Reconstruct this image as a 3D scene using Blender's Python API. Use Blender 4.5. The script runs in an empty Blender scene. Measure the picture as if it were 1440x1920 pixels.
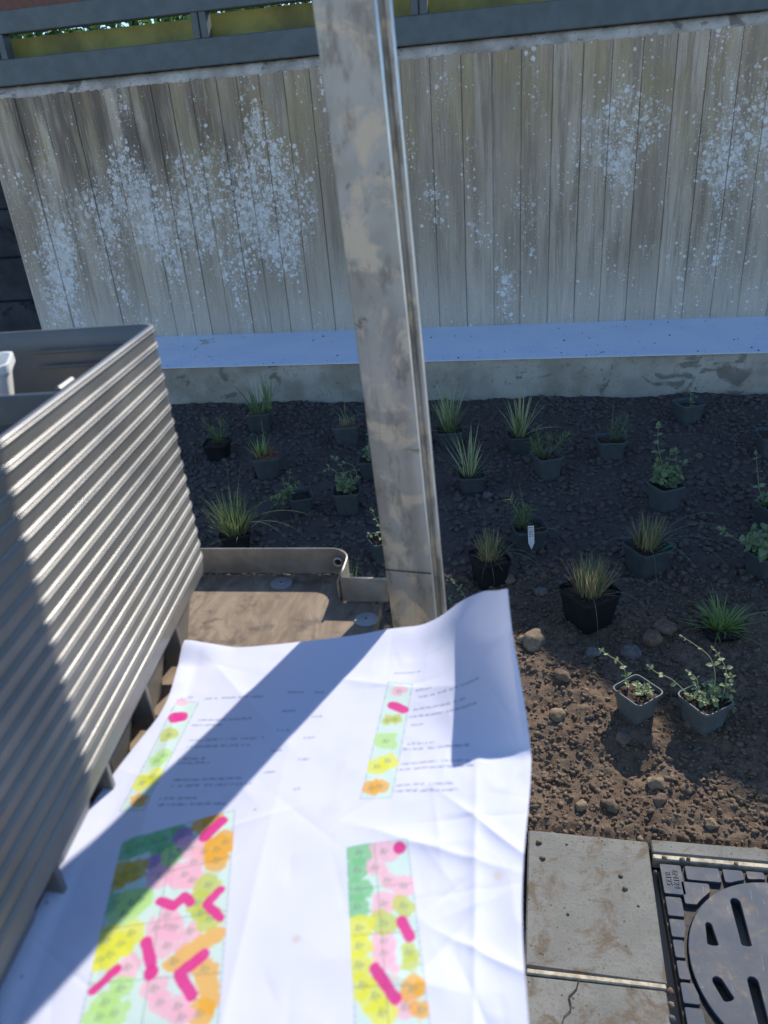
import bpy, bmesh, math, random
import numpy as np
from mathutils import Vector, Matrix, noise

# ---------------------------------------------------------------- camera, sky, sun, exposure
scene = bpy.context.scene
COL = scene.collection
PI = math.pi
EYE = Vector((0.0, 0.0, 1.5))
PITCH, ROLL, YAW = math.radians(27.1), math.radians(-4.8), math.radians(11.65)
cy_, sy_ = math.cos(YAW), math.sin(YAW)
fwd = Vector((-sy_ * math.cos(PITCH), cy_ * math.cos(PITCH), -math.sin(PITCH)))
r0 = Vector((cy_, sy_, 0)); u0 = r0.cross(fwd)
rgt = r0 * math.cos(ROLL) + u0 * math.sin(ROLL)
upv = u0 * math.cos(ROLL) - r0 * math.sin(ROLL)
cam_data = bpy.data.cameras.new('camera')
cam = bpy.data.objects.new('camera', cam_data); COL.objects.link(cam)
cam.matrix_world = Matrix(((rgt.x, upv.x, -fwd.x, EYE.x), (rgt.y, upv.y, -fwd.y, EYE.y),
                           (rgt.z, upv.z, -fwd.z, EYE.z), (0, 0, 0, 1)))
cam_data.sensor_fit = 'VERTICAL'; cam_data.sensor_height = 36.0; cam_data.sensor_width = 27.0
cam_data.lens = 1430 / 1920 * 36.0
cam_data.clip_start = 0.02; cam_data.clip_end = 500
cam_data.dof.use_dof = True; cam_data.dof.focus_distance = 2.4; cam_data.dof.aperture_fstop = 6.0
scene.camera = cam

SUN_AZ, SUN_EL = math.radians(19.0), math.radians(37.5)      # azimuth measured from +y (towards the wall) to +x
world = bpy.data.worlds.new('World'); scene.world = world; world.use_nodes = True
wn = world.node_tree
sky = wn.nodes.new('ShaderNodeTexSky'); sky.sky_type = 'NISHITA'; sky.sun_disc = False
sky.sun_elevation = SUN_EL; sky.sun_rotation = SUN_AZ
sky.air_density = 1.0; sky.dust_density = 0.1; sky.ozone_density = 7.0
bg = wn.nodes['Background']; bg.inputs['Strength'].default_value = 0.15
wn.links.new(sky.outputs['Color'], bg.inputs['Color'])
sl = bpy.data.lights.new('sun', 'SUN'); sl.energy = 4.5; sl.angle = math.radians(0.55); sl.color = (1.0, 0.93, 0.83)
so = bpy.data.objects.new('sun', sl); COL.objects.link(so)
SUN = Vector((math.sin(SUN_AZ) * math.cos(SUN_EL), math.cos(SUN_AZ) * math.cos(SUN_EL), math.sin(SUN_EL)))
so.rotation_euler = SUN.to_track_quat('Z', 'Y').to_euler(); so.location = (2, 5, 6)
vs = scene.view_settings
vs.view_transform = 'Standard'; vs.look = 'None'; vs.gamma = 1.0; vs.use_curve_mapping = False; vs.exposure = 0.5

# ---------------------------------------------------------------- helpers
random.seed(7)
RNG = np.random.default_rng(7)

def tag(o, label=None, cat=None, group=None, kind=None):
    if label: o['label'] = label
    if cat: o['category'] = cat
    if group: o['group'] = group
    if kind: o['kind'] = kind
    return o

def mesh_obj(name, verts, faces, mat=None, parent=None, smooth=False):
    me = bpy.data.meshes.new(name)
    me.from_pydata([tuple(v) for v in verts], [], [tuple(f) for f in faces])
    return link_mesh(name, me, mat, parent, smooth)

def link_mesh(name, me, mat=None, parent=None, smooth=False):
    if smooth: me.polygons.foreach_set('use_smooth', [True] * len(me.polygons))
    if mat:
        for m_ in (mat if isinstance(mat, (list, tuple)) else [mat]): me.materials.append(m_)
    me.update()
    o = bpy.data.objects.new(name, me); COL.objects.link(o)
    if parent: o.parent = parent
    return o

def np_mesh(name, V, F, mat=None, parent=None, smooth=False):
    """V (n,3) floats, F (m,k) ints, all faces with the same number of corners"""
    me = bpy.data.meshes.new(name)
    n, (m, k) = len(V), F.shape
    me.vertices.add(n); me.vertices.foreach_set('co', np.ascontiguousarray(V, dtype=np.float32).ravel())
    me.loops.add(m * k); me.loops.foreach_set('vertex_index', np.ascontiguousarray(F, dtype=np.int32).ravel())
    me.polygons.add(m); me.polygons.foreach_set('loop_start', np.arange(0, m * k, k, dtype=np.int32))
    me.validate(); me.update(calc_edges=True)
    return link_mesh(name, me, mat, parent, smooth)

def empty(name, loc, rz=0.0):
    o = bpy.data.objects.new(name, None); COL.objects.link(o)
    o.location = loc; o.rotation_euler = (0, 0, rz); o.empty_display_size = 0.1
    return o

class MB:
    def __init__(s): s.v = []; s.f = []
    def add(s, V, F):
        n = len(s.v); s.v += [tuple(p) for p in V]; s.f += [tuple(i + n for i in q) for q in F]; return s
    def box(s, a, b, ch=0.0):
        """axis-aligned box a..b with chamfered vertical and top edges"""
        bm = bmesh.new(); bmesh.ops.create_cube(bm, size=1.0)
        for v in bm.verts:
            v.co = Vector([(a[i] + b[i]) / 2 + v.co[i] * (b[i] - a[i]) for i in range(3)])
        if ch > 0: bmesh.ops.bevel(bm, geom=list(bm.edges), offset=ch, segments=1, affect='EDGES', clamp_overlap=True)
        bm.verts.index_update(); bm.verts.ensure_lookup_table()
        s.add([v.co[:] for v in bm.verts], [[v.index for v in f.verts] for f in bm.faces]); bm.free(); return s
    def loft(s, rings, closed=True, cap0=False, cap1=False):
        n = len(s.v); k = len(rings[0])
        for r_ in rings: s.v += [tuple(p) for p in r_]
        for i in range(len(rings) - 1):
            for j in range(k if closed else k - 1):
                a = n + i * k + j; b = n + i * k + (j + 1) % k
                s.f.append((a, b, b + k, a + k))
        if cap0: s.f.append(tuple(n + j for j in reversed(range(k))))
        if cap1: s.f.append(tuple(n + (len(rings) - 1) * k + j for j in range(k)))
        return s
    def tube(s, pts, rad, seg=6):
        pts = [Vector(p) for p in pts]; rings = []
        rr = rad if isinstance(rad, (list, tuple)) else [rad] * len(pts)
        for i, p in enumerate(pts):
            t = (pts[min(i + 1, len(pts) - 1)] - pts[max(i - 1, 0)]).normalized()
            a = t.cross(Vector((0.13, 0.21, 1)) if abs(t.z) < 0.95 else Vector((1, 0, 0))).normalized(); b = t.cross(a)
            rings.append([p + (a * math.cos(2 * PI * j / seg) + b * math.sin(2 * PI * j / seg)) * rr[i] for j in range(seg)])
        return s.loft(rings, True, True, True)
    def prism(s, poly, z0, z1):
        return s.loft([[(x, y, z0) for x, y in poly], [(x, y, z1) for x, y in poly]], True, True, True)
    def build(s, name, mat=None, parent=None, smooth=False): return mesh_obj(name, s.v, s.f, mat, parent, smooth)

def rrect(x0, x1, y0, y1, r, seg=4, z=0.0):
    out = []
    for cx, cy, a in ((x1 - r, y1 - r, 0), (x0 + r, y1 - r, 90), (x0 + r, y0 + r, 180), (x1 - r, y0 + r, 270)):
        for k in range(seg + 1):
            t = math.radians(a + 90 * k / seg); out.append((cx + r * math.cos(t), cy + r * math.sin(t), z))
    return out

def smooth_angle(o, deg=40):
    o.data.polygons.foreach_set('use_smooth', [True] * len(o.data.polygons))
    o.data.set_sharp_from_angle(angle=math.radians(deg)); return o

def sstep(a, b, x):
    t = np.clip((np.asarray(x, float) - a) / (b - a), 0, 1); return t * t * (3 - 2 * t)

_H = RNG.random((256, 256))
def vnoise(x, y, s=0):
    x = np.asarray(x, float) + s * 17.31; y = np.asarray(y, float) + s * 9.77
    xi = np.floor(x).astype(int); yi = np.floor(y).astype(int); fx = x - xi; fy = y - yi
    fx = fx * fx * (3 - 2 * fx); fy = fy * fy * (3 - 2 * fy)
    g = lambda a, b: _H[a & 255, b & 255]
    return (g(xi, yi) * (1 - fx) + g(xi + 1, yi) * fx) * (1 - fy) + (g(xi, yi + 1) * (1 - fx) + g(xi + 1, yi + 1) * fx) * fy
def fbm(x, y, o=4, s=0):
    v = 0; a = .5
    for i in range(o): v = v + a * (vnoise(x * 2 ** i, y * 2 ** i, s + i) - .5) * 2; a *= .5
    return v

# ---------------------------------------------------------------- material helpers
class NT:
    def __init__(s, name, rough=0.6, metal=0.0, spec=0.5):
        s.m = bpy.data.materials.new(name); s.m.use_nodes = True; s.t = s.m.node_tree
        s.b = s.t.nodes['Principled BSDF']; s.b.inputs['Roughness'].default_value = rough
        s.b.inputs['Metallic'].default_value = metal; s.b.inputs['Specular IOR Level'].default_value = spec
        s.geo = None
    def new(s, t, **kw):
        n = s.t.nodes.new(t)
        for k, v in kw.items(): setattr(n, k, v)
        return n
    def ln(s, a, b): s.t.links.new(a, b)
    def put(s, sock, v):
        if isinstance(v, bpy.types.NodeSocket): s.ln(v, sock)
        elif isinstance(v, (tuple, list)) and len(v) == 3 and sock.type == 'RGBA': sock.default_value = (*v, 1)
        else: sock.default_value = v
    def pos(s, scale=(1, 1, 1), obj=False, off=(0, 0, 0)):
        m = s.new('ShaderNodeMapping'); m.inputs['Scale'].default_value = scale; m.inputs['Location'].default_value = off
        if obj: s.ln(s.new('ShaderNodeTexCoord').outputs['Object'], m.inputs['Vector'])
        else: s.ln(s.new('ShaderNodeNewGeometry').outputs['Position'], m.inputs['Vector'])
        return m.outputs[0]
    def noise(s, vec, scale, detail=4, rough=.55, dist=0):
        n = s.new('ShaderNodeTexNoise'); s.ln(vec, n.inputs['Vector'])
        n.inputs['Scale'].default_value = scale; n.inputs['Detail'].default_value = detail
        n.inputs['Roughness'].default_value = rough; n.inputs['Distortion'].default_value = dist
        return n.outputs['Fac']
    def vor(s, vec, scale, feature='F1', out='Distance', rand=1.0):
        n = s.new('ShaderNodeTexVoronoi', feature=feature); s.ln(vec, n.inputs['Vector'])
        n.inputs['Scale'].default_value = scale; n.inputs['Randomness'].default_value = rand
        return n.outputs[out]
    def ramp(s, fac, a, b, lo=0.0, hi=1.0):
        n = s.new('ShaderNodeMapRange', interpolation_type='SMOOTHSTEP'); s.put(n.inputs['Value'], fac)
        for k, v in (('From Min', a), ('From Max', b), ('To Min', lo), ('To Max', hi)): s.put(n.inputs[k], v)
        return n.outputs[0]
    def math(s, op, a, b=0.0, clamp=False):
        n = s.new('ShaderNodeMath', operation=op, use_clamp=clamp); s.put(n.inputs[0], a); s.put(n.inputs[1], b); return n.outputs[0]
    def mix(s, fac, a, b, blend='MIX'):
        n = s.new('ShaderNodeMix', data_type='RGBA', blend_type=blend); s.put(n.inputs['Factor'], fac)
        s.put(n.inputs['A'], a) if False else s.put([i for i in n.inputs if i.name == 'A' and i.type == 'RGBA'][0], a)
        s.put([i for i in n.inputs if i.name == 'B' and i.type == 'RGBA'][0], b)
        return [o for o in n.outputs if o.type == 'RGBA'][0]
    def bump(s, h, strength=.3, dist=.01):
        n = s.new('ShaderNodeBump'); n.inputs['Strength'].default_value = strength; n.inputs['Distance'].default_value = dist
        s.ln(h, n.inputs['Height']); s.ln(n.outputs[0], s.b.inputs['Normal'])
    def col(s, c): s.put(s.b.inputs['Base Color'], c); return s
    def rough(s, r_): s.put(s.b.inputs['Roughness'], r_); return s
    def rnd(s): return s.new('ShaderNodeObjectInfo').outputs['Random']
    def xyz(s):
        n = s.new('ShaderNodeSeparateXYZ'); s.ln(s.new('ShaderNodeNewGeometry').outputs['Position'], n.inputs[0]); return n.outputs

def flat(name, c, rough=.6, metal=0.0, var=.15, scale=30, spec=.5, bump=0.0):
    k = NT(name, rough, metal, spec); f = k.noise(k.pos(obj=True), scale, 5)
    k.col(k.mix(k.ramp(f, .3, .7), tuple(x * (1 - var) for x in c), tuple(x * (1 + var) for x in c)))
    if bump: k.bump(f, bump, .004)
    return k.m

# ---------------------------------------------------------------- materials
def wall_material():
    k = NT('board_formed_concrete', .9, spec=.2)
    P = k.pos(); X, Y, Z = k.xyz()
    big = k.noise(k.pos((1.3, 1.3, .5)), 2.2, 4); streak = k.noise(k.pos((14, 14, .9)), 2.0, 5, .6)
    fine = k.noise(P, 130, 4, .65); grain = k.noise(k.pos((60, 60, 3)), 2.0, 4)
    c = k.mix(k.ramp(big, .3, .7), (.46, .365, .255), (.70, .585, .44))
    c = k.mix(k.ramp(streak, .42, .66, 0, .7), c, (.27, .21, .145))
    c = k.mix(k.ramp(k.rnd(), 0, 1, 0, .5), c, (.36, .285, .20))
    # olive weathering in the upper middle, pale dry band along the foot, dark run-off at the upper left
    ol = k.math('MULTIPLY', k.ramp(Z, .9, 1.6), k.ramp(k.noise(k.pos((3, 3, .7)), 2.6, 3), .42, .62, 0, .55))
    c = k.mix(ol, c, (.46, .35, .17))
    c = k.mix(k.math('MULTIPLY', k.ramp(Z, .85, .38), k.ramp(streak, .3, .75, .25, .7)), c, (.72, .62, .50))
    dk = k.math('MULTIPLY', k.ramp(X, -.9, -2.2), k.math('MULTIPLY', k.ramp(Z, .95, 1.55), k.ramp(k.noise(k.pos((3.5, 3.5, .6)), 2.0, 3), .4, .62, 0, .85)))
    c = k.mix(dk, c, (.15, .115, .085))
    c = k.mix(k.ramp(fine, .56, .75, 0, .5), c, (.26, .22, .17))
    c = k.mix(k.ramp(grain, .56, .75, 0, .45), c, (.78, .70, .58)); c = k.mix(k.ramp(grain, .44, .28, 0, .4), c, (.26, .21, .15))
    # lichen: round pale spots of many sizes, crowding into two patches
    def hill(cx, cz, rx, rz):
        a = k.math('DIVIDE', k.math('SUBTRACT', X, cx), rx); b = k.math('DIVIDE', k.math('SUBTRACT', Z, cz), rz)
        q = k.math('ADD', k.math('MULTIPLY', a, a), k.math('MULTIPLY', b, b))
        return k.math('POWER', 2.718, k.math('MULTIPLY', q, -1))
    m = k.math('MAXIMUM', hill(-2.1, 1.05, 1.25, .50), hill(1.15, 1.28, .42, .36))
    m = k.math('MAXIMUM', m, k.math('MULTIPLY', hill(-1.45, 1.3, .25, .42), 1.0))
    m = k.math('MAXIMUM', m, k.math('MULTIPLY', hill(.45, 1.3, .45, .34), .72))
    m = k.math('MAXIMUM', m, k.math('MULTIPLY', hill(-2.9, .9, .3, .5), 1.0))
    m = k.math('MAXIMUM', m, .29)
    clus = k.noise(k.pos((1, 1, .45)), 4.2, 4, .6)
    dens = k.math('ADD', m, k.math('MULTIPLY', k.math('SUBTRACT', clus, .5), 2.3))
    spots = None
    for sc, amp in ((15, .38), (26, .50), (42, .54), (78, .52)):
        w = k.mix(.04, P, k.new('ShaderNodeTexNoise').outputs['Color']) if False else P
        wn_ = k.new('ShaderNodeTexNoise'); k.ln(P, wn_.inputs['Vector']); wn_.inputs['Scale'].default_value = sc * 1.3; wn_.inputs['Detail'].default_value = 3
        vm = k.new('ShaderNodeVectorMath', operation='MULTIPLY_ADD'); k.ln(wn_.outputs['Color'], vm.inputs[0]); vm.inputs[1].default_value = (.5 / sc, 0, .7 / sc); k.ln(k.pos((1, .15, 1), off=(sc * .37, 0, sc * .11)), vm.inputs[2])
        v = k.new('ShaderNodeTexVoronoi'); k.ln(vm.outputs[0], v.inputs['Vector']); v.inputs['Scale'].default_value = sc
        sep = k.new('ShaderNodeSeparateColor'); k.ln(v.outputs['Color'], sep.inputs[0])
        size = k.math('MULTIPLY', k.math('SUBTRACT', dens, k.math('MULTIPLY', sep.outputs[0], .85)), amp * 1.25)
        size = k.math('MINIMUM', size, .44)
        d = k.math('ADD', v.outputs['Distance'], k.math('MULTIPLY', k.math('SUBTRACT', k.noise(P, sc * 4, 3), .5), .22))
        s_ = k.ramp(k.math('SUBTRACT', size, d), -.03, .05)
        s_ = k.math('MULTIPLY', s_, k.ramp(sep.outputs[1], 0, 1, .25, 1.0))
        spots = s_ if spots is None else k.math('MAXIMUM', spots, s_)
    crust = k.ramp(k.math('ADD', k.noise(k.pos((1, 1, .6)), 38, 6, .75, .3), k.math('MULTIPLY', k.math('SUBTRACT', dens, .5), .22)), .55, .70, 0, .75)
    crust = k.math('MULTIPLY', crust, k.ramp(dens, .25, .8))
    spots = k.math('MAXIMUM', spots, crust)
    spots = k.math('MULTIPLY', spots, k.ramp(k.noise(P, 150, 3, .7), .3, .55, .5, 1))
    c = k.mix(k.ramp(k.vor(k.pos((1, 1, .7)), 55), .13, .05, 0, .75), c, (.12, .10, .08))
    c = k.mix(k.math('MULTIPLY', spots, .9), c, (.92, .90, .83))
    k.col(c)
    k.bump(k.math('ADD', k.math('ADD', fine, k.math('MULTIPLY', grain, 1.4)), k.math('MULTIPLY', spots, .4)), .7, .006)
    return k.m

def rough_concrete(name, a, b, dark, pit=1.0):
    k = NT(name, .9, spec=.2); P = k.pos()
    n1 = k.noise(P, 5, 5, .6); n2 = k.noise(P, 40, 5, .65)
    c = k.mix(k.ramp(n1, .35, .65), a, b); c = k.mix(k.ramp(n2, .52, .72, 0, .6), c, dark)
    v = k.vor(k.pos((1, 1, 2.2)), 34); h = k.noise(k.pos((1, 1, 1.5)), 11, 3)
    pits = k.math('MULTIPLY', k.ramp(v, .20, .10), k.ramp(h, .52, .6))
    c = k.mix(k.math('MULTIPLY', pits, .8 * pit), c, tuple(x * .35 for x in dark))
    st = k.ramp(k.noise(k.pos((1, 1, 1.4)), 6.5, 4, .6, .8), .58, .66, 0, .65); c = k.mix(st, c, tuple(x * .6 for x in dark))
    k.col(c); k.bump(k.math('SUBTRACT', n2, pits), .5, .006); return k.m

def soil_material(name, light=1.0):
    k = NT(name, .95, spec=.15); P = k.pos()
    n1 = k.noise(P, 7, 5, .6); n2 = k.noise(P, 55, 5, .7); n3 = k.noise(P, 260, 4, .7)
    X, Y, Z = k.xyz()
    c = k.mix(k.ramp(n1, .35, .65), tuple(x * light for x in (.135, .093, .062)), tuple(x * light for x in (.21, .15, .102)))
    c = k.mix(k.ramp(n2, .45, .7, 0, .7), c, tuple(x * light for x in (.07, .048, .034)))
    far = k.ramp(Y, 2.0, 2.5, 0, .75)         # darker further in: the wall's shade put into the soil colour
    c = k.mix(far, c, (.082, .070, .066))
    c = k.mix(k.ramp(n3, .6, .75, 0, .4), c, (.21, .165, .12))
    k.col(c); k.bump(k.math('ADD', n2, n3), .7, .006); return k.m

def clod_material(name, spread=1.0):
    k = NT(name, .95, spec=.15); P = k.pos()
    r_ = k.vor(P, 60, out='Color'); sp = k.new('ShaderNodeSeparateColor'); k.ln(r_, sp.inputs[0])
    X, Y, Z = k.xyz()
    c = k.mix(sp.outputs[0], (.11, .078, .053), (.215, .157, .108))
    c = k.mix(k.ramp(Y, 2.0, 2.5, 0, .65), c, (.100, .088, .083))  # crumbs darken further in too, the same shade painted on
    c = k.mix(k.ramp(k.noise(P, 180, 4), .5, .7, 0, .5), c, (.07, .05, .038))
    k.col(c); k.bump(k.noise(P, 300, 4, .7), .6, .003); return k.m

def stone_material(name, a, b):
    k = NT(name, .9, spec=.25); P = k.pos(obj=True)
    c = k.mix(k.ramp(k.noise(P, 60, 5, .6), .35, .65), a, b)
    c = k.mix(k.ramp(k.noise(P, 220, 4), .55, .75, 0, .5), c, tuple(x * .4 for x in a))
    k.col(c); k.bump(k.noise(P, 160, 5, .7), .7, .005); return k.m

def paving_material():
    k = NT('paving_concrete', .8, spec=.3); P = k.pos()
    n1 = k.noise(P, 9, 5, .6); n2 = k.noise(P, 160, 4, .7)
    c = k.mix(k.ramp(n1, .3, .7), (.15, .148, .132), (.235, .23, .205))
    c = k.mix(k.ramp(k.rnd(), 0, 1, 0, .5), c, (.165, .165, .15))
    c = k.mix(k.ramp(n2, .48, .72, 0, .6), c, (.10, .095, .08))
    dirt = k.math('MULTIPLY', k.ramp(k.noise(P, 14, 5, .7, .6), .49, .64), .9)
    c = k.mix(dirt, c, (.12, .09, .06))
    ch = k.math('MULTIPLY', k.ramp(k.vor(P, 70), .22, .12), k.ramp(k.noise(P, 22, 3), .50, .60))
    c = k.mix(k.math('MULTIPLY', ch, .85), c, (.05, .038, .028))
    k.col(c); k.bump(k.math('ADD', n2, k.math('MULTIPLY', k.noise(P, 40, 4), .6)), .3, .003); return k.m

def iron_material():
    k = NT('cast_iron', .6, .05, .35); P = k.pos()
    n1 = k.noise(P, 12, 5, .65); n2 = k.noise(P, 120, 4, .7)
    c = k.mix(k.ramp(n1, .3, .7), (.036, .045, .062), (.065, .08, .105))
    c = k.mix(k.ramp(k.noise(P, 26, 5, .7, .5), .54, .68, 0, .8), c, (.12, .095, .07))
    scr = k.ramp(k.noise(k.pos((90, 8, 1)), 2, 4, .7, 1.2), .64, .72, 0, .45); c = k.mix(scr, c, (.30, .32, .36))
    k.col(c); k.rough(k.ramp(n1, .3, .7, .55, .75)); k.bump(n2, .2, .001); return k.m

def post_material():
    k = NT('galvanised_steel', .55, .1, .4); P = k.pos(obj=True)
    n1 = k.noise(P, 16, 5, .6, .8); n2 = k.noise(k.pos((1, 1, .4), obj=True), 34, 5, .65); n3 = k.noise(P, 9, 3)
    c = k.mix(k.ramp(n3, .35, .65), (.36, .32, .265), (.48, .435, .37))
    c = k.mix(k.ramp(n1, .48, .60, 0, .9), c, (.66, .53, .37))
    c = k.mix(k.ramp(n2, .50, .66, 0, .75), c, (.20, .165, .125)); c = k.mix(k.ramp(k.noise(k.pos((70, 70, 2), obj=True), 2, 5, .7), .58, .7, 0, .5), c, (.30, .24, .17))
    c = k.mix(k.ramp(k.noise(P, 22, 5, .65, .5), .62, .70, 0, .7), c, (.09, .075, .06))
    k.col(c); k.rough(k.ramp(n1, .35, .65, .42, .72)); k.put(k.b.inputs['Metallic'], k.ramp(n1, .45, .62, .12, .0)); k.bump(n2, .15, .002); return k.m

def tray_material():
    k = NT('grey_tray_plastic', .35, 0, .65); P = k.pos()
    n = k.noise(k.pos((1, .25, 1)), 30, 5, .6); d = k.noise(P, 7, 4, .6)
    c = k.mix(k.ramp(d, .35, .65), (.125, .12, .108), (.165, .158, .142)); c = k.mix(k.ramp(n, .5, .75, 0, .4), c, (.24, .23, .205))
    k.col(c); k.rough(k.ramp(n,   .3, .7, .27, .42)); k.bump(k.noise(P, 400, 3), .05, .001); return k.m

def board_material():
    k = NT('stained_plywood', .75, spec=.3); P = k.pos()
    n = k.noise(k.pos((3, 1, 1)), 9, 5, .65, 1.2); g = k.noise(k.pos((14, 2, 1)), 12, 5, .7)
    c = k.mix(k.ramp(n, .35, .65), (.175, .125, .085), (.29, .225, .155)); c = k.mix(k.ramp(g, .5, .72, 0, .55), c, (.17, .13, .10))
    c = k.mix(k.ramp(k.noise(P, 26, 5, .7), .52, .68, 0, .8), c, (.09, .07, .055))
    k.col(c); k.bump(g, .25, .002); return k.m

def pot_material(name, a):
    k = NT(name, .6, 0, .3); P = k.pos(obj=True)
    c = k.mix(k.ramp(k.noise(P, 30, 4), .35, .7), a, tuple(x * 1.25 for x in a))
    c = k.mix(k.ramp(k.noise(P, 70, 4, .7), .6, .75, 0, .35), c, (.14, .11, .08))
    k.col(c); k.bump(k.noise(P, 90, 3), .08, .002); return k.m

def leaf_material(name, a, b, tip=None):
    k = NT(name, .5, 0, .35); P = k.pos()
    c = k.mix(k.ramp(k.noise(P, 90, 3), .3, .7), a, b)
    n = k.new('ShaderNodeNewGeometry'); c = k.mix(k.math('MULTIPLY', n.outputs['Random Per Island'], .8), c, tip or tuple(x * 1.6 for x in b))
    c = k.mix(1.0, c, (1.35, 1.35, 1.35), 'MULTIPLY'); k.col(c)
    tr = k.new('ShaderNodeBsdfTranslucent'); k.put(tr.inputs['Color'], c)
    mx = k.new('ShaderNodeMixShader'); mx.inputs[0].default_value = .35
    out = k.t.nodes['Material Output']; k.ln(k.b.outputs[0], mx.inputs[1]); k.ln(tr.outputs[0], mx.inputs[2]); k.ln(mx.outputs[0], out.inputs[0])
    return k.m

M_WALL = wall_material()
M_KERB = rough_concrete('rough_footing_concrete', (.34, .30, .235), (.50, .46, .38), (.20, .175, .14))
M_COPE = rough_concrete('weathered_wall_edge', (.34, .31, .27), (.62, .59, .54), (.16, .14, .11))
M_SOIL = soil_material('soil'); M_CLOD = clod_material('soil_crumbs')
M_PAVE = paving_material(); M_IRON = iron_material()
M_EDGE = flat('pale_cream', (.44, .38, .27), .9, var=.35, scale=60, bump=.4)  # cream; on the paving bands it stands in for sunlit slab edges
M_GAP = flat('damp_joint_grit', (.035, .03, .025), .95, var=.5, scale=90, bump=.6)
M_RAIL = flat('grey_green_paint', (.095, .115, .115), .55, var=.12, scale=14, bump=.1)
M_YELLOW = flat('yellow_fence_board', (.21, .20, .05), .6, var=.35, scale=5)
M_POST = post_material(); M_TRAY = tray_material(); M_BOARD = board_material()
M_BEAD = flat('bright_zinc_edge', (.68, .70, .68), .38, .85, var=.12, scale=20)
M_STEEL = flat('shelf_steel', (.42, .39, .33), .45, .5, var=.25, scale=22, bump=.1)
M_ZINC = flat('zinc_washer', (.36, .36, .35), .5, .6, var=.1, scale=40)
M_POT = pot_material('dark_green_pot_plastic', (.062, .074, .076)); M_POTB = pot_material('black_pot_plastic', (.014, .014, .016))
M_POTG = pot_material('grey_pot_plastic', (.080, .092, .092))
M_POTL = pot_material('grey_green_front_pot', (.105, .120, .115))
M_FRAME = flat('gritty_iron', (.05, .042, .035), .8, .1, var=.4, scale=70, bump=.4)
M_PEAT = flat('potting_compost', (.055, .032, .02), .95, var=.6, scale=160, bump=.9)
M_BARK = flat('bark_mulch', (.15, .075, .045), .9, var=.5, scale=120, bump=.6)
M_WHITE = flat('white_plastic', (.78, .76, .70), .35, var=.04)
M_INK = flat('black_print', (.02, .02, .02), .6)
M_OREG = leaf_material('sage_green_leaf', (.11, .16, .075), (.17, .23, .11), (.26, .32, .16))
M_STEM = leaf_material('pale_stem', (.20, .22, .11), (.28, .28, .15))
M_GRASS = leaf_material('green_grass_blade', (.075, .125, .045), (.12, .18, .065), (.24, .28, .12))
M_BRIGHT = leaf_material('bright_grass_blade', (.12, .21, .045), (.18, .28, .07), (.30, .38, .13))
M_VARI = leaf_material('striped_grass_blade', (.15, .20, .08), (.27, .31, .14), (.50, .50, .30))
M_STRAW = leaf_material('straw_blade', (.16, .15, .06), (.26, .22, .11), (.44, .36, .22))
M_LAV = leaf_material('grey_green_needle', (.06, .12, .06), (.10, .17, .09), (.17, .23, .14))
M_HEDGE = leaf_material('hedge_leaf', (.03, .07, .015), (.05, .10, .025))

# ---------------------------------------------------------------- ground, soil bed, terrace
def base_height(x, y):
    return np.interp(y, [1.24, 1.30, 1.6, 2.5, 3.9], [-.035, -.008, .03, .08, .15])
def soil_height(x, y):
    x = np.asarray(x, float); y = np.asarray(y, float)
    h = base_height(x, y); w = sstep(1.28, 1.5, y)
    h = h + w * (.022 * fbm(x * 3.1, y * 3.1, 3, 1) + .011 * fbm(x * 11, y * 11, 3, 5)) + .006 * fbm(x * 34, y * 34, 3, 9)
    # hollow scraped out in front of the two nearest pots, and the ridge beside it
    h = h + .022 * np.exp(-(((x - .13) / .12) ** 2 + ((y - 1.80) / .13) ** 2)) - .016 * np.exp(-(((x - .29) / .06) ** 2 + ((y - 1.47) / .05) ** 2))
    return h

xs = np.concatenate([np.linspace(-3.4, -1.9, 60)[:-1], np.linspace(-1.9, 1.5, 420), np.linspace(1.5, 3.4, 60)[1:]])
ys = np.concatenate([np.linspace(1.24, 2.3, 190)[:-1], np.linspace(2.3, 3.895, 210)])
GX, GY = np.meshgrid(xs, ys); GZ = soil_height(GX, GY) + .006 * fbm(GX * 70, GY * 70, 3, 3)
nx, ny = len(xs), len(ys); idx = np.arange(nx * ny).reshape(ny, nx)
Fq = np.stack([idx[:-1, :-1], idx[:-1, 1:], idx[1:, 1:], idx[1:, :-1]], -1).reshape(-1, 4)
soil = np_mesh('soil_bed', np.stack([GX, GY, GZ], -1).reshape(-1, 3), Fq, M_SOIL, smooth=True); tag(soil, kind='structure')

g = MB().add([(-60, -60, -.05), (60, -60, -.05), (60, 60, -.05), (-60, 60, -.05)], [(0, 1, 2, 3)])
k = NT('dry_gravel_ground', .9); k.col(k.mix(k.ramp(k.noise(k.pos(), 3, 6), .35, .65), (.42, .37, .29), (.52, .47, .38)))
tag(g.build('ground', k.m), kind='structure')
t_ = MB().box((-14, 4.85, -.04), (14, 30, 1.78))
k = NT('terrace_grass', .9); k.col(k.mix(k.ramp(k.noise(k.pos(), 6, 6), .35, .65), (.05, .10, .02), (.10, .16, .04)))
tag(t_.build('terrace', k.m), kind='structure')

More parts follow.
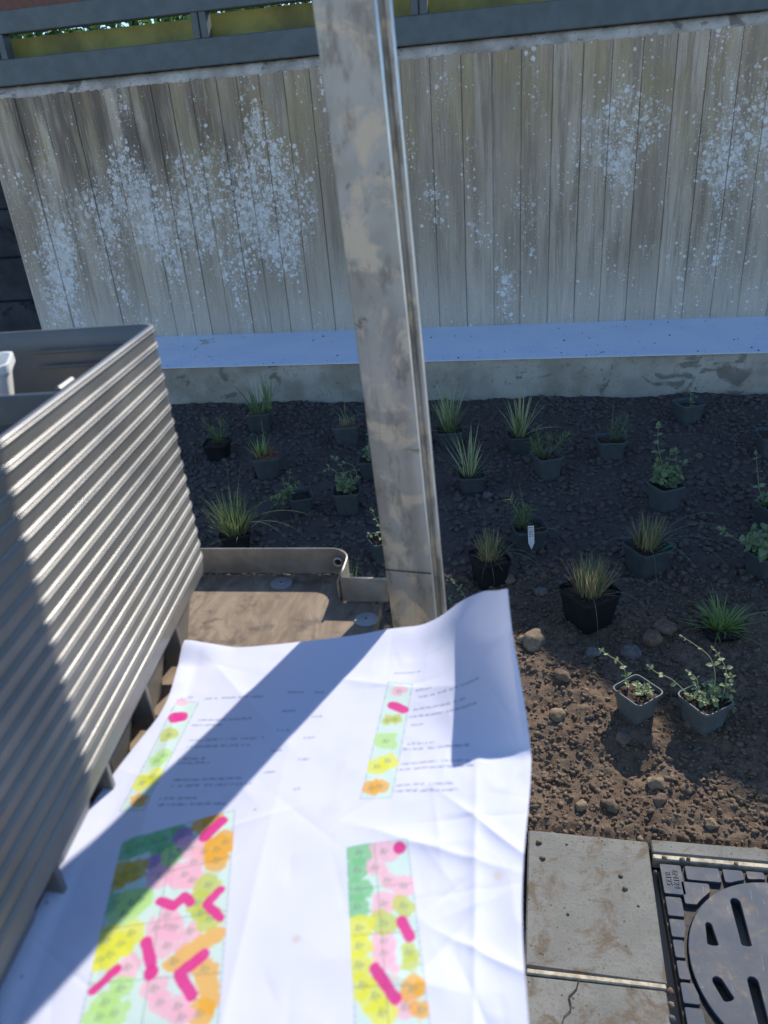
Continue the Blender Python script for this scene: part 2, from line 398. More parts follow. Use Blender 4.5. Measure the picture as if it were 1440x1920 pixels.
# crumbs of soil, thousands of small lumps joined (nobody could count them)
def ico(sub):
    bm = bmesh.new(); bmesh.ops.create_icosphere(bm, subdivisions=sub, radius=1.0)
    V = np.array([v.co[:] for v in bm.verts]); F = np.array([[v.index for v in f.verts] for f in bm.faces]); bm.free(); return V, F
I1, I2, I3 = ico(1), ico(2), ico(3)
def lumps(name, n, xr, yr, smin, smax, base, power=2.5, mat=M_CLOD, parent=None, seed=1):
    R_ = np.random.default_rng(seed); V0, F0 = base
    x = R_.uniform(*xr, n); y = R_.uniform(*yr, n); s = smin + (smax - smin) * R_.random(n) ** power
    keep = fbm(x * 4, y * 4, 3, seed) + R_.uniform(-.6, .8, n) > -.25
    x, y, s = x[keep], y[keep], s[keep]; n = len(x)
    z = soil_height(x, y) + s * .08
    sc = s[:, None] * R_.uniform(.6, 1.15, (n, 3)) * np.array([1, 1, .8])
    rad = 1 + R_.uniform(-.42, .38, (n, len(V0)))
    a = R_.uniform(0, 2 * PI, n); c_, s_ = np.cos(a), np.sin(a)
    P_ = V0[None] * rad[..., None] * sc[:, None, :]
    Q = np.stack([P_[..., 0] * c_[:, None] - P_[..., 1] * s_[:, None] + x[:, None], P_[..., 0] * s_[:, None] + P_[..., 1] * c_[:, None] + y[:, None], P_[..., 2] + z[:, None]], -1)
    F_ = (F0[None] + (np.arange(n) * len(V0))[:, None, None]).reshape(-1, 3)
    return np_mesh(name, Q.reshape(-1, 3), F_, mat, parent)
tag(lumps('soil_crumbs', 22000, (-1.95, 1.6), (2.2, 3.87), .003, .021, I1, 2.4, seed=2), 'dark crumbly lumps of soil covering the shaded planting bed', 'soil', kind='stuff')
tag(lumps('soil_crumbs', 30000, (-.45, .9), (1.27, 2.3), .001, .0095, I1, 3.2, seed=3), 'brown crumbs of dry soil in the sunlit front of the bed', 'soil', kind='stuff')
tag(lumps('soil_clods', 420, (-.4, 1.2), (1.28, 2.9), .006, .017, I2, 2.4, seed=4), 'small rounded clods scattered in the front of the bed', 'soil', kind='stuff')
tag(lumps('soil_crumbs', 2500, (-1.2, -.3), (1.7, 2.3), .003, .018, I1, 2.2, seed=6), 'dark soil crumbs beyond the trolley shelf', 'soil', kind='stuff')
tag(lumps('perlite_grains', 60, (-1.4, 1.3), (1.35, 3.8), .0015, .004, I1, 1.5, flat('perlite', (.6, .58, .52)), seed=5), 'tiny white grains sprinkled over the dark soil', 'perlite', kind='stuff')

def stone(x, y, size, label, mat, seed, flatten=.75):
    V, F = I3; V = V.copy(); out = []
    for p in V:
        n = noise.noise(Vector(p) * 1.3 + Vector((seed * 3.7, 0, 0))) * .35 + noise.noise(Vector(p) * 3.4 + Vector((0, seed * 2.1, 0))) * .14
        q = p * (1 + n); out.append(q * size / 2 * np.array([1.08, .92, flatten]))
    o = np_mesh('stone', np.array(out), F, mat, smooth=True); o.location = (x, y, float(soil_height(x, y)) + size * .16); o.rotation_euler = (0, 0, seed)
    tag(o, label, 'stone', 'stones and large clods lying in the soil bed'); return o
MS = [stone_material('sandy_clod', (.20, .145, .09), (.29, .215, .14)), stone_material('grey_stone', (.12, .11, .10), (.19, .175, .16)), stone_material('brown_clod', (.15, .10, .068), (.22, .155, .105))]
for i, (x, y, s, m_, lb) in enumerate([
    (.034, 1.915, .075, 0, 'largest sandy clod in the sunlit soil beside the raised paper corner'),
    (.003, 1.925, .034, 0, 'small pale clod touching the left side of the largest sandy clod'),
    (.315, 1.895, .055, 1, 'round grey stone in shade left of the two brown stones'),
    (.385, 1.960, .060, 2, 'left of two touching brown stones behind the front pots'),
    (.425, 2.005, .066, 2, 'right and larger of two touching brown stones behind the front pots'),
    (.205, 1.872, .040, 1, 'grey stone at the foot of the large black sedge pot'),
    (.096, 1.621, .042, 0, 'pointed pale clod in the sunlit soil midway between paper and front pot'),
    (.258, 1.552, .036, 2, 'brown clod at the foot of the front left pot'),
    (.326, 1.430, .040, 0, 'pale flat clod in the sunlit soil between front pots and paving'),
    (.330, 1.385, .032, 2, 'rounded brown clod just nearer the paving than the pale flat clod'),
    (-.048, 2.237, .044, 2, 'reddish round clod beside the black sedge pot near the post'),
    (.062, 2.18, .042, 1, 'grey stone between the labelled pot and the large sedge pot'),
    (-.150, 2.84, .042, 1, 'rounded grey stone to the right of the striped grass pot'),
    (.737, 3.177, .036, 2, 'reddish stone in the far soil above the mint pot'),
    (.115, 1.757, .040, 2, 'brown clod on the sunlit slope below the large black pot'),
    (.144, 1.352, .030, 0, 'small pale clod near the top edge of the paving slab'),
    (.432, 1.330, .028, 0, 'small pale clod above the manhole frame')]):
    stone(x, y, s, lb, MS[m_], i + 1.3)

# ---------------------------------------------------------------- paving
pav = MB().box((-2.2, -1.6, -.047), (.262, 1.255, -.034)).box((.262, -1.6, -.0475), (2.4, .75, -.0345)).box((.747, .75, -.0472), (2.4, 1.222, -.0342)).box((.262, 1.222, -.0465), (2.4, 1.262, -.0335)).build('pavement', M_GAP); tag(pav, kind='structure')
slab_bm = MB().box((-.1335, -.163, -.034), (.1335, .163, 0), .0035)
base_slab = slab_bm.build('paving_slab', M_PAVE, pav); base_slab.location = (.1485, 1.105, .0); base_slab.rotation_euler = (math.radians(.3), 0, math.radians(-1.2))
sp = [(.143, .767, -.004, .5)]
for i in range(-6, 0):
    for j in range(-5, 2): sp.append((.1485 + i * .283, 1.105 - .338 * (1 - j), random.uniform(-.003, .002), random.uniform(-.6, .6)))
for i in range(0, 7):
    for j in range(-5, 0): sp.append((.1485 + i * .283, 1.105 - .338 * (1 - j) - .004, random.uniform(-.003, .002), random.uniform(-.6, .6)))
for x, y, z, a in sp:
    o = base_slab.copy(); COL.objects.link(o); o.parent = pav; o.location = (x, y, z); o.rotation_euler = (0, 0, math.radians(a))
for i in range(6):
    o = base_slab.copy(); COL.objects.link(o); o.parent = pav; o.location = (.895 + i * .283, 1.045, random.uniform(-.003, .001)); o.rotation_euler = (0, 0, math.radians(random.uniform(-.5, .5)))
# narrow cut slab and pale bands, sunlight on slab edges put into their colour
for (x0, x1) in ((.292, .575), (.579, .86), (.864, 1.14), (1.144, 1.42), (1.424, 1.70), (1.704, 1.98)):
    MB().box((x0, 1.236, -.03), (x1, 1.272, .001), .003).build('cut_slab', M_PAVE, pav)
MB().box((.292, 1.2215, -.032), (1.98, 1.2345, -.001), .002).build('sunlit_edge_band', M_EDGE, pav)
MB().box((.0155, .931, -.033), (.276, .9405, -.001), .0015).build('sunlit_edge_band', M_EDGE, pav)
crk = MB(); pts = [(.114, .929), (.109, .912), (.094, .895), (.097, .88), (.096, .870), (.084, .858), (.079, .843)]
for i in range(len(pts) - 1):
    (xa, ya), (xb, yb) = pts[i], pts[i + 1]; w = .0016 - .0001 * i
    crk.add([(xa - w, ya, -.0012), (xa + w, ya, -.0012), (xb + w, yb, -.0012), (xb - w, yb, -.0012)], [(0, 1, 2, 3)])
crk.build('crack', M_GAP, pav)
for (x, y, s, lb) in ((.216, 1.168, .010, 'upper of two dark soil lumps near the right edge of the paving slab'), (.222, 1.137, .012, 'lower and larger of two dark soil lumps near the right edge of the slab'),
                      (.105, 1.238, .006, 'small dark lump close to the far edge of the slab, right of the corner dirt'), (.042, 1.235, .014, 'largest flat dirt lump in the far left corner of the paving slab'),
                      (.050, 1.195, .012, 'dirt lump below the largest one at the left of the paving slab'), (.10, 1.065, .006, 'dark speck of soil near the middle of the slab'), (.245, 1.10, .005, 'tiny grain beside the right edge of the slab')):
    V, F = I2; V = V * s / 2 * np.array([1, .85, .5]) * (1 + np.random.default_rng(int(s * 9000 + x * 100)).uniform(-.3, .3, (len(V), 1)))
    o = np_mesh('soil_speck', V, F, M_CLOD, smooth=True); o.location = (x, y, s * .18 + .0003)
    tag(o, lb, 'soil lump', 'soil lumps on the paving slab')

# ---------------------------------------------------------------- manhole cover
CX, CY, CR = .521, .994, .1905
mh = empty('manhole_cover', (CX, CY, 0)); tag(mh, 'dark cast iron manhole cover with slotted round lid in a square frame', 'manhole cover')
def ring_to_square(mb, r_, x0, x1, y0, y1, z0, z1, seg=64):
    inner, outer = [], []
    for j in range(seg):
        t = 2 * PI * (j + .5) / seg; c_, s_ = math.cos(t), math.sin(t)
        kx = (x1 if c_ > 0 else -x0) / max(abs(c_), 1e-6); ky = (y1 if s_ > 0 else -y0) / max(abs(s_), 1e-6); q = min(kx, ky)
        inner.append((r_ * c_, r_ * s_)); outer.append((q * c_, q * s_))
    mb.loft([[(x, y, z0) for x, y in outer], [(x, y, z1) for x, y in outer], [(x, y, z1) for x, y in inner], [(x, y, z0) for x, y in inner]])
fr = MB(); ring_to_square(fr, CR + .004, -.222, .222, -.222, .220, -.033, -.0105)
fo = fr.build('frame', M_FRAME, mh)
# raised pads of the frame: blocks with their inner corner cut by the lid's circle
def pad(x0, x1, y0, y1, z=-.001):
    poly = rrect(x0, x1, y0, y1, .003, 2); out = []
    for (x, y, _) in poly: out.append((x, y))
    far = all(math.hypot(x, y) > CR + .009 for x, y in out)
    if not far:
        dense = []
        for a, b in zip(out, out[1:] + out[:1]):
            for t in range(10): dense.append((a[0] + (b[0] - a[0]) * t / 10, a[1] + (b[1] - a[1]) * t / 10))
        out = []
        for x, y in dense:
            d = math.hypot(x, y)
            if d < CR + .009: x, y = x * (CR + .009) / d, y * (CR + .009) / d
            out.append((x, y))
    m_ = MB().loft([[(x, y, -.0108) for x, y in out], [(x, y, z - .001) for x, y in out], [((x - (x0 + x1) / 2) * .975 + (x0 + x1) / 2, (y - (y0 + y1) / 2) * .975 + (y0 + y1) / 2, z) for x, y in out]], True, False, True)
    return m_.build('pad', M_IRON, fo)
for sx in (-1, 1):
    for sy in (-1, 1):
        for (a, b, c, d) in ((.174, .218, .143, .216), (.095, .166, .182, .216), (.047, .088, .184, .216), (-.0, .04, .197, .216) if sx > 0 else (.004, .04, .197, .216),
                             (.186, .218, .092, .136), (.188, .218, .046, .085), (.197, .218, .003, .04), (.123, .180, .123, .176)):
            if (a, d) == (-.0, .216): a = .004
            x0, x1 = (a, b) if sx > 0 else (-b, -a); y0, y1 = (c, d) if sy > 0 else (-d, -c)
            pad(x0, x1, y0, y1)
# lid with real openings
def lid():
    outer = [(CR * math.cos(2 * PI * j / 72), CR * math.sin(2 * PI * j / 72)) for j in range(72)]
    holes = []
    def slot(cx, cy, w, l, ang=0, taper=1.0):
        pts = []
        for j in range(9): t = PI * j / 8; pts.append((w * math.cos(t) * taper, l / 2 - w * taper + w * taper * math.sin(t)))
        for j in range(5): t = PI + PI * j / 4; pts.append((w * math.cos(t), -l / 2 + w * .4 + w * .4 * math.sin(t)))
        a = math.radians(ang); return [(cx + x * math.cos(a) - y * math.sin(a), cy + x * math.sin(a) + y * math.cos(a)) for x, y in pts]
    for sx in (-1, 1):
        holes += [slot(sx * .078, .094, .011, .108), slot(sx * .084, -.066, .011, .095), slot(sx * .142, .060, .012, .052, 0, .62), slot(sx * .143, -.050, .012, .050, sx * -22, .9)]
    holes += [slot(0, .118, .010, .08), slot(0, .01, .010, .07), slot(0, -.11, .010, .08)]
    cu = bpy.data.curves.new('lid', 'CURVE'); cu.dimensions = '2D'; cu.fill_mode = 'BOTH'; cu.extrude = .010; cu.bevel_depth = .0015; cu.bevel_resolution = 1
    for pl in [outer] + holes:
        s_ = cu.splines.new('POLY'); s_.points.add(len(pl) - 1)
        for p, (x, y) in zip(s_.points, pl): p.co = (x, y, 0, 1)
        s_.use_cyclic_u = True
    tmp = bpy.data.objects.new('tmp', cu); COL.objects.link(tmp); dg = bpy.context.evaluated_depsgraph_get()
    me = bpy.data.meshes.new_from_object(tmp.evaluated_get(dg)); me.name = 'lid'; bpy.data.objects.remove(tmp); me.materials.clear()
    return me
o = link_mesh('lid', lid(), M_IRON, mh); o.location = (0, 0, -.0125); smooth_angle(o, 35)
pit = MB(); pit.loft([[(x, y, -.034) for x, y, _ in rrect(-.22, .22, -.22, .218, .01)], [(x, y, -.4) for x, y, _ in rrect(-.22, .22, -.22, .218, .01)]], True, False, True)
pit.build('shaft', M_GAP, mh)
def text_mesh(s, size, depth=.0006):
    cu = bpy.data.curves.new('t', 'FONT'); cu.body = s; cu.size = size; cu.extrude = depth; cu.align_x = 'CENTER'; cu.align_y = 'CENTER'; cu.resolution_u = 2
    tmp = bpy.data.objects.new('t', cu); COL.objects.link(tmp); dg = bpy.context.evaluated_depsgraph_get()
    me = bpy.data.meshes.new_from_object(tmp.evaluated_get(dg)); bpy.data.objects.remove(tmp); me.materials.clear(); return me
for s_, x in (('B125', -.204), ('EN124', -.189)):
    o = link_mesh('lettering', text_mesh(s_, .0165), M_IRON, fo); o.location = (x, .180, -.0003); o.rotation_euler = (0, 0, -PI / 2)
for k_, (x, y, s, lb) in enumerate(((.315, 1.224, .010, 'first brown pebble from the left on the pale band above the manhole frame'), (.352, 1.222, .012, 'second pebble from the left on the pale band above the manhole frame'),
      (.366, 1.226, .009, 'pebble touching the second one on the pale band above the manhole frame'), (.465, 1.224, .010, 'brown pebble on the pale band above the right part of the manhole frame'),
      (.292, 1.19, .009, 'pebble stuck in the gap beside the frame corner with the lettering'), (.283, .93, .014, 'farthest pebble in the lower gap between slab and manhole frame'),
      (.281, .905, .012, 'middle pebble in the lower gap between slab and manhole frame'), (.278, .88, .013, 'nearest pebble in the lower gap between slab and manhole frame'),
      (.325, 1.10, .010, 'dirt pebble resting between two pads of the manhole frame'), (.415, 1.19, .009, 'dirt pebble in the top pad joint of the manhole frame'))):
    V, F = I2; V = V * s / 2 * (1 + np.random.default_rng(k_ + 50).uniform(-.25, .25, (len(V), 1)))
    o = np_mesh('pebble', V, F, MS[k_ % 3], smooth=True); o.location = (x, y, .002 if y > 1.2 else -.006)
    tag(o, lb, 'pebble', 'pebbles in the joint around the manhole')

# ---------------------------------------------------------------- concrete wall
WX0, WX1, WY, WTOP, LZ = -3.15, 3.6, 4.592, 1.832, .368
wall = empty('concrete_wall', (0, WY, 0)); tag(wall, 'board-marked concrete wall with white lichen spots behind the planting bed', 'wall')
MB().box((WX0, .008, .0), (WX1, .25, WTOP - .02)).build('wall_core', M_COPE, wall)
x = WX0 + .001; i = 0
joints = [-2.914, -2.747, -2.56, -2.36, -2.20, -2.07, -1.962, -1.836, -1.684, -1.566, -1.44, -1.30, -1.155, -.99, -.82, -.66, -.505, -.342, -.181, -.031, .127, .277, .419, .568, .728, .877, 1.03, 1.173, 1.329]
while joints[-1] < WX1 - .2: joints.append(joints[-1] + random.uniform(.14, .16))
joints.append(WX1)
for j in joints:
    y0 = random.uniform(-.005, .003); bm = bmesh.new()
    g_ = .0011
    P4 = [(x + g_, y0), (j - g_, y0 + random.uniform(-.003, .003))]
    ch = .0024
    ring = [(P4[0][0], .007), (P4[0][0], P4[0][1] + ch), (P4[0][0] + ch, P4[0][1]), (P4[1][0] - ch, P4[1][1]), (P4[1][0], P4[1][1] + ch), (P4[1][0], .007)]
    rag = [random.uniform(-.004, .004) for _ in ring]
    rows = [LZ - .01] + [LZ + (WTOP - .055 - LZ) * q / 11 for q in range(1, 11)]; je = [random.uniform(-.0006, .0010) for _ in rows]; jr = [random.uniform(-.0010, .0006) for _ in rows]
    MB().loft([[(a + (je[q] if i_ < 3 else jr[q]), b + (abs(je[q]) * 1.2 if i_ in (1, 4) else 0), z_) for i_, (a, b) in enumerate(ring)] for q, z_ in enumerate(rows)] + [[(a, b, WTOP - .055 + r_) for (a, b), r_ in zip(ring, rag)], [(a, max(b, .012) + .004, WTOP - .040 + r_) for (a, b), r_ in zip(ring, rag)]], True, True, True).build('formwork_panel', M_WALL, wall)
    bm.free(); x = j
# broken, lichen-bleached top edge
cop = []; n = 420
for (zz, yy, amp) in ((WTOP - .066, .0075, .0), (WTOP - .056, -.004, .010), (WTOP - .032, .003, .010), (WTOP - .010, .014, .006), (WTOP, .03, .003), (WTOP + .001, .24, 0), (WTOP - .06, .24, 0)):
    cop.append([(WX0 - .002 + (WX1 - WX0 + .004) * q / n, yy + amp * noise.noise(Vector((q * .9, zz * 60, 0))) * 1.4, zz + amp * .7 * noise.noise(Vector((q * .7, 5, zz * 40)))) for q in range(n + 1)])
MB().loft(cop, False).build('wall_top_edge', M_COPE, wall, True)
# footing with its pale coated top
ft = empty('footing', (0, 3.891, 0)); tag(ft, 'low rough concrete footing with a smooth pale blue-white coated top', 'footing')
V = []; F = []; nn = 260; zr = [-.04, .10, .20, .27, .33, .355, LZ - .004]
for iz, zz in enumerate(zr):
    for q in range(nn + 1):
        xx = WX0 - .05 + (WX1 - WX0 + .1) * q / nn; V.append((xx, .009 * noise.noise(Vector((xx * 4, zz * 9, 1))) + .005 * noise.noise(Vector((xx * 17, zz * 30, 4))) - (.0 if iz < 6 else 0), zz))
for iz in range(len(zr) - 1):
    for q in range(nn): a = iz * (nn + 1) + q; F.append((a, a + 1, a + nn + 2, a + nn + 1))
mesh_obj('footing_face', V, F, M_KERB, ft, True)
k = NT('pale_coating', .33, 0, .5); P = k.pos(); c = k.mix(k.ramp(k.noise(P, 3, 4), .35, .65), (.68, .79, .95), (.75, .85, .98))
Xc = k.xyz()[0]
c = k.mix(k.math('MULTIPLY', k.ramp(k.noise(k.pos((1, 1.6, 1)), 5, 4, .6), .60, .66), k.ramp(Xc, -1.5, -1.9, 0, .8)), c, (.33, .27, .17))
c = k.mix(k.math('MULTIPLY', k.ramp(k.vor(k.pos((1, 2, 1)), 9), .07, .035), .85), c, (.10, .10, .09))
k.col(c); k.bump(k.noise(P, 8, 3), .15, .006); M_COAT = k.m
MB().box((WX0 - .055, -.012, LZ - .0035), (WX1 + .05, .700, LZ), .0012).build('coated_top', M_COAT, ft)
MB().tube([(WX0 - .05 + (WX1 - WX0 + .1) * q / 60, -.0145 + .001 * math.sin(q * 2.1), LZ - .0025) for q in range(61)], .0028, 5).build('edge_bead', M_WHITE, ft, True)

R_ = np.random.default_rng(31); n = 260; V0, F0 = I1     # crumbs fallen on the coated ledge
cx_ = R_.uniform(-2.2, 1.6, n); cy_2 = R_.random(n) ** 2.2 * .66; sz = .0012 + .004 * R_.random(n) ** 4
Q = V0[None] * (1 + R_.uniform(-.35, .35, (n, len(V0))))[..., None] * sz[:, None, None] + np.stack([cx_, cy_2 + 3.90, LZ + sz * .5], -1)[:, None, :]
tag(np_mesh('ledge_crumbs', Q.reshape(-1, 3), (F0[None] + (np.arange(n) * len(V0))[:, None, None]).reshape(-1, 3), M_CLOD), 'scattered dark crumbs of soil on the pale coated ledge', 'soil', kind='stuff')

# dark steps left of the wall
st = empty('stone_steps', (-4.0, 4.7, 0)); tag(st, 'dark stone steps climbing past the left end of the concrete wall', 'steps')
M_STEP = rough_concrete('dark_step_stone', (.035, .038, .042), (.06, .062, .066), (.02, .02, .022))
for q, (z0, z1, yy) in enumerate(((-.04, .36, -.25), (.362, .60, .0), (.602, .875, .04), (.877, 1.17, .07), (1.172, 1.45, .10), (1.452, 1.79, .13))):
    MB().box((-1.2, yy, z0), (.84, yy + .85, z1), .012).build('step', M_STEP, st)

# ---------------------------------------------------------------- fence on the wall
fe = empty('fence', (0, 4.62, WTOP)); tag(fe, 'grey painted two-rail fence with yellow boards along the wall top', 'fence')
def Zf(z): return z - WTOP
MB().box((-3.3, -.055, Zf(1.834)), (3.6, .03, Zf(1.962)), .004).build('bottom_rail', M_RAIL, fe)
MB().box((-3.3, -.05, Zf(2.083)), (3.6, .03, Zf(2.19)), .004).build('top_rail', M_RAIL, fe)
for px in (-2.92, -1.722, -.546, .62, 1.8, 2.98):
    MB().box((px - .042, -.047, Zf(1.9625)), (px + .042, .028, Zf(2.0825)), .003).build('fence_post', M_RAIL, fe)
    MB().box((px - .004, -.0495, Zf(1.965)), (px + .004, -.0475, Zf(2.08))).build('joint_strip', M_GAP, fe)
for q, (a, b) in enumerate(((-3.3, -1.75), (-1.745, -.55), (-.545, .62), (.625, 1.8), (1.805, 3.6))):
    MB().box((a, .10, Zf(1.835)), (b, .125, Zf(2.085 if q > 0 else 2.072)), .003).build('fence_board', M_YELLOW, fe)
rb = MB().box((-3.6, .30, Zf(2.24)), (-1.9, .38, Zf(2.34)), .004); rb.build('capping_board', flat('red_brown_board', (.16, .07, .045), .7), fe)

# leafy screen added behind the wall, out of frame: outline shaped to shade the bed's right
def leaf_cloud(name, pts, size, mat, parent, seed=1, ratio=.55):
    R_ = np.random.default_rng(seed); n = len(pts)
    a = R_.normal(size=(n, 3)); a /= np.linalg.norm(a, axis=1)[:, None]; b = np.cross(a, R_.normal(size=(n, 3))); b /= np.linalg.norm(b, axis=1)[:, None]
    s = size * R_.uniform(.6, 1.3, (n, 1))
    V = np.stack([pts - a * s, pts + b * s * ratio, pts + a * s, pts - b * s * ratio], 1).reshape(-1, 3)
    return np_mesh(name, V, np.arange(4 * n).reshape(-1, 4), mat, parent)
hd = empty('shade_hedge', (2.3, 5.0, 1.78)); tag(hd, 'unseen leafy screen added behind the fence to shade the right of the bed', 'shade_hedge')
HO = [(.72, 2.10), (.92, 2.15), (1.03, 2.31), (1.20, 2.395), (1.35, 2.44), (1.53, 2.565), (1.73, 2.675), (1.96, 2.74), (2.38, 2.79), (3.0, 3.05), (4.6, 3.4)]
R_ = np.random.default_rng(11); n = 30000
hx = R_.uniform(.72, 4.4, n); ztop = np.interp(hx, [p[0] for p in HO], [p[1] for p in HO]); top = ztop + .035 * fbm(hx * 6, hx * 0 + 2, 3, 2)
hz = 1.80 + (top - 1.80) * R_.random(n) ** .8; hy = R_.uniform(4.78, 5.12, n)
hzz = hz + (hy - 4.65) * .79
leaf_cloud('foliage', np.stack([hx - 2.3 + (hy - 4.65) * .34, hy - 5.0, hzz - 1.78], -1), .034, M_HEDGE, hd, 3)  # leaves of the added shade hedge
sh = empty('shrub_row', (-1.2, 5.9, 1.78)); tag(sh, 'low green shrubs glimpsed through the slit of the fence', 'shrubs')
R_ = np.random.default_rng(12); n = 14000
sx_ = R_.uniform(-3.2, 3.6, n); leaf_cloud('foliage', np.stack([sx_, R_.normal(0, .16, n), R_.random(n) * (.55 + .12 * fbm(sx_ * 2.2, sx_ * 0 + 1, 3, 4))], -1), .035, M_HEDGE, sh, 5)
hs_ = MB()
for q in range(12):
    xx = -1.2 + q * .3; hs_.tube([(xx, 0, 0), (xx + random.uniform(-.1, .1), .03, .3), (xx + random.uniform(-.15, .15), 0, .45)], [.012, .008, .003], 5)
hs_.build('stems', M_BOARD, hd)['kind'] = 'stuff'

# ---------------------------------------------------------------- trolley
ZS, ZP = .89, .93
tr = empty('plant_trolley', (-.16, .9, 0)); tag(tr, 'galvanised plant trolley with a plywood shelf and tall dirty steel post', 'trolley')
TX, TY = -.16, .9
L = lambda pts, z=None: [(p[0] - TX, p[1] - TY) + ((p[2],) if len(p) > 2 else ()) for p in pts]
bp = L([(-1.04, .925), (-.285, .958), (-.262, .945), (-.256, .925), (-.256, .884), (-.1975, .884), (-.1975, .795), (-.118, .795), (-.04, -.50), (-.94, -.56)])
MB().prism(bp, ZS - .018, ZS).build('shelf_board', M_BOARD, tr)
def strip(name, path, z0, z1, th, mat=M_STEEL, parent=tr):
    """upright steel strip following a path; a rolled bead along its top"""
    P_ = [Vector((a, b)) for a, b in L(path)]; nrm = []
    for q in range(len(P_)):
        t = (P_[min(q + 1, len(P_) - 1)] - P_[max(q - 1, 0)]).normalized(); nrm.append(Vector((-t.y, t.x)))
    A = [(p.x, p.y) for p in P_]; B_ = [(p.x + n_.x * th, p.y + n_.y * th) for p, n_ in zip(P_, nrm)]
    m_ = MB().loft([[(x, y, z0) for x, y in A], [(x, y, z1) for x, y in A], [(x, y, z1) for x, y in B_], [(x, y, z0) for x, y in B_], [(x, y, z0) for x, y in A]], False)
    o = m_.build(name, mat, parent)
    MB().tube([((a[0] + b[0]) / 2, (a[1] + b[1]) / 2, z1) for a, b in zip(A, B_)], th * .62, 6).build('rolled_edge', M_STEEL, o, True)
    return o
arc = [(-.285 + .029 * math.sin(t), .934 + .029 * math.cos(t)) for t in [PI / 2 * q / 7 for q in range(8)]]
strip('shelf_lip', [(-1.04, .930), (-.7, .945), (-.48, .955)] + arc + [(-.2555, .912), (-.2555, .889)], ZS + .0005, ZS + .0425, .0026)
strip('end_lip', [(-.2545, .8885), (-.22, .889), (-.188, .890)], ZS + .0008, ZS + .0385, .0026)
MB().tube([(-.2730 - TX + .0065 * math.cos(t), .9515 - TY, ZS + .027 + .0065 * math.sin(t)) for t in [2 * PI * q / 12 for q in range(13)]], .0013, 5).build('eyelet', M_WHITE, tr, True)
ho = MB().loft([[(-.2730 - TX + .0055 * math.cos(2 * PI * q / 14), .9545 - TY, ZS + .027 + .0055 * math.sin(2 * PI * q / 14)) for q in range(14)], [(-.2730 - TX + .0055 * math.cos(2 * PI * q / 14), .9535 - TY, ZS + .027 + .0055 * math.sin(2 * PI * q / 14)) for q in range(14)]], True, True, True); ho.build('lip_hole', M_GAP, tr)
for (wx, wy) in ((-.359, .930), (-.212, .845), (-.7, .92)):
    w_ = MB(); n = 24
    w_.loft([[(wx - TX + r_ * math.cos(2 * PI * q / n), wy - TY + r_ * math.sin(2 * PI * q / n), z) for q in range(n)] for r_, z in ((.0165, ZS), (.0165, ZS + .0012), (.0155, ZS + .0018), (.006, ZS + .0018), (.0035, ZS + .0030), (.0012, ZS + .0030))], True, False, True)
    w = w_.build('washer', M_ZINC, tr)
    MB().tube([(wx - TX, wy - TY, ZS + .003), (wx - TX, wy - TY, ZS + .0034)], .0018, 8).build('rivet_hole', M_GAP, w)
# worn plywood strip standing at the corner of the lip
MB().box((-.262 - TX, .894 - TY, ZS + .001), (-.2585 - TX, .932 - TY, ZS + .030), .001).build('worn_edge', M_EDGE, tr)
# right and near edges of the shelf
strip('side_lip', [(-.1165, .795), (-.04, -.50)], ZS - .02, ZS + .028, .0026)
# the post: a deep folded channel, slightly out of plumb like the real one
def post(x, y, z0, z1, lean=(0, 0), name='post'):
    # outline seen from above, local +y away from the viewer
    prof = [(-.0405, .030), (-.0405, .004), (-.0385, .0008), (-.035, 0), (-.012, 0), (-.010, .0012), (.010, .0012), (.012, 0), (.0235, 0), (.0262, .0012), (.0275, .004), (.0275, .0075),
            (.0290, .0105), (.0312, .0115), (.0335, .0105), (.0350, .0075), (.0365, .0056), (.0388, .0050), (.0408, .0062), (.0412, .0085), (.0408, .0125), (.0385, .0145), (.024, .013), (.024, .004), (-.0375, .004), (-.0375, .030)]
    rings = []
    for z in np.linspace(z0, z1, 14):
        t = (z - .93); rings.append([(px + lean[0] * t, py + lean[1] * t, float(z)) for px, py in prof])
    o = MB().loft(rings, True, True, True).build(name, M_POST, tr); o.location = (x - TX, y - TY, 0); return o
po = post(-.1530, .9045, .10, 2.05, (-.040, .004)); smooth_angle(po, 35)
for bx, by, br in ((.0272, .0036, .0024), (.0408, .0085, .0023)): MB().tube([(bx - .040 * (z - .93), by + .004 * (z - .93), z) for z in (.12, .93, 1.5, 2.04)], br, 8).build('rolled_edge', M_BEAD, po, True); po.rotation_euler = (0, 0, math.radians(-6.5))
MB().box((-.0402, -.0016, .9325), (.0272, -.0002, .9335)).build('seam', M_GAP, po)
for z in (1.115,):
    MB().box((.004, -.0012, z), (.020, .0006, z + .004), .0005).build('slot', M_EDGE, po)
for (x, y) in ((-1.06, .90), (-.05, -.52), (-.96, -.58)):
    p_ = post(x, y, .10, 2.05); smooth_angle(p_, 35)
for a, b in (((-1.06, .915), (-.13, .915)), ((-.96, -.57), (-.05, -.53)), ((-.12, .88), (-.05, -.50)), ((-1.05, .88), (-.96, -.55))):
    d = Vector((b[0] - a[0], b[1] - a[1])).normalized(); n_ = Vector((-d.y, d.x)) * .012
    MB().prism(L([(a[0] + n_.x, a[1] + n_.y), (b[0] + n_.x, b[1] + n_.y), (b[0] - n_.x, b[1] - n_.y), (a[0] - n_.x, a[1] - n_.y)]), .12, .16).build('base_rail', M_STEEL, tr)
for (x, y) in ((-.16, .90), (-1.06, .90), (-.05, -.52), (-.96, -.58)):
    c = MB().box((x - TX - .012, y - TY - .02, .055), (x - TX + .012, y - TY + .03, .115), .003).build('caster', M_STEEL, tr)
    MB().tube([(x - TX - .012, y - TY, .052), (x - TX + .012, y - TY, .052)], .05, 20).build('wheel', M_POTB, c, False)

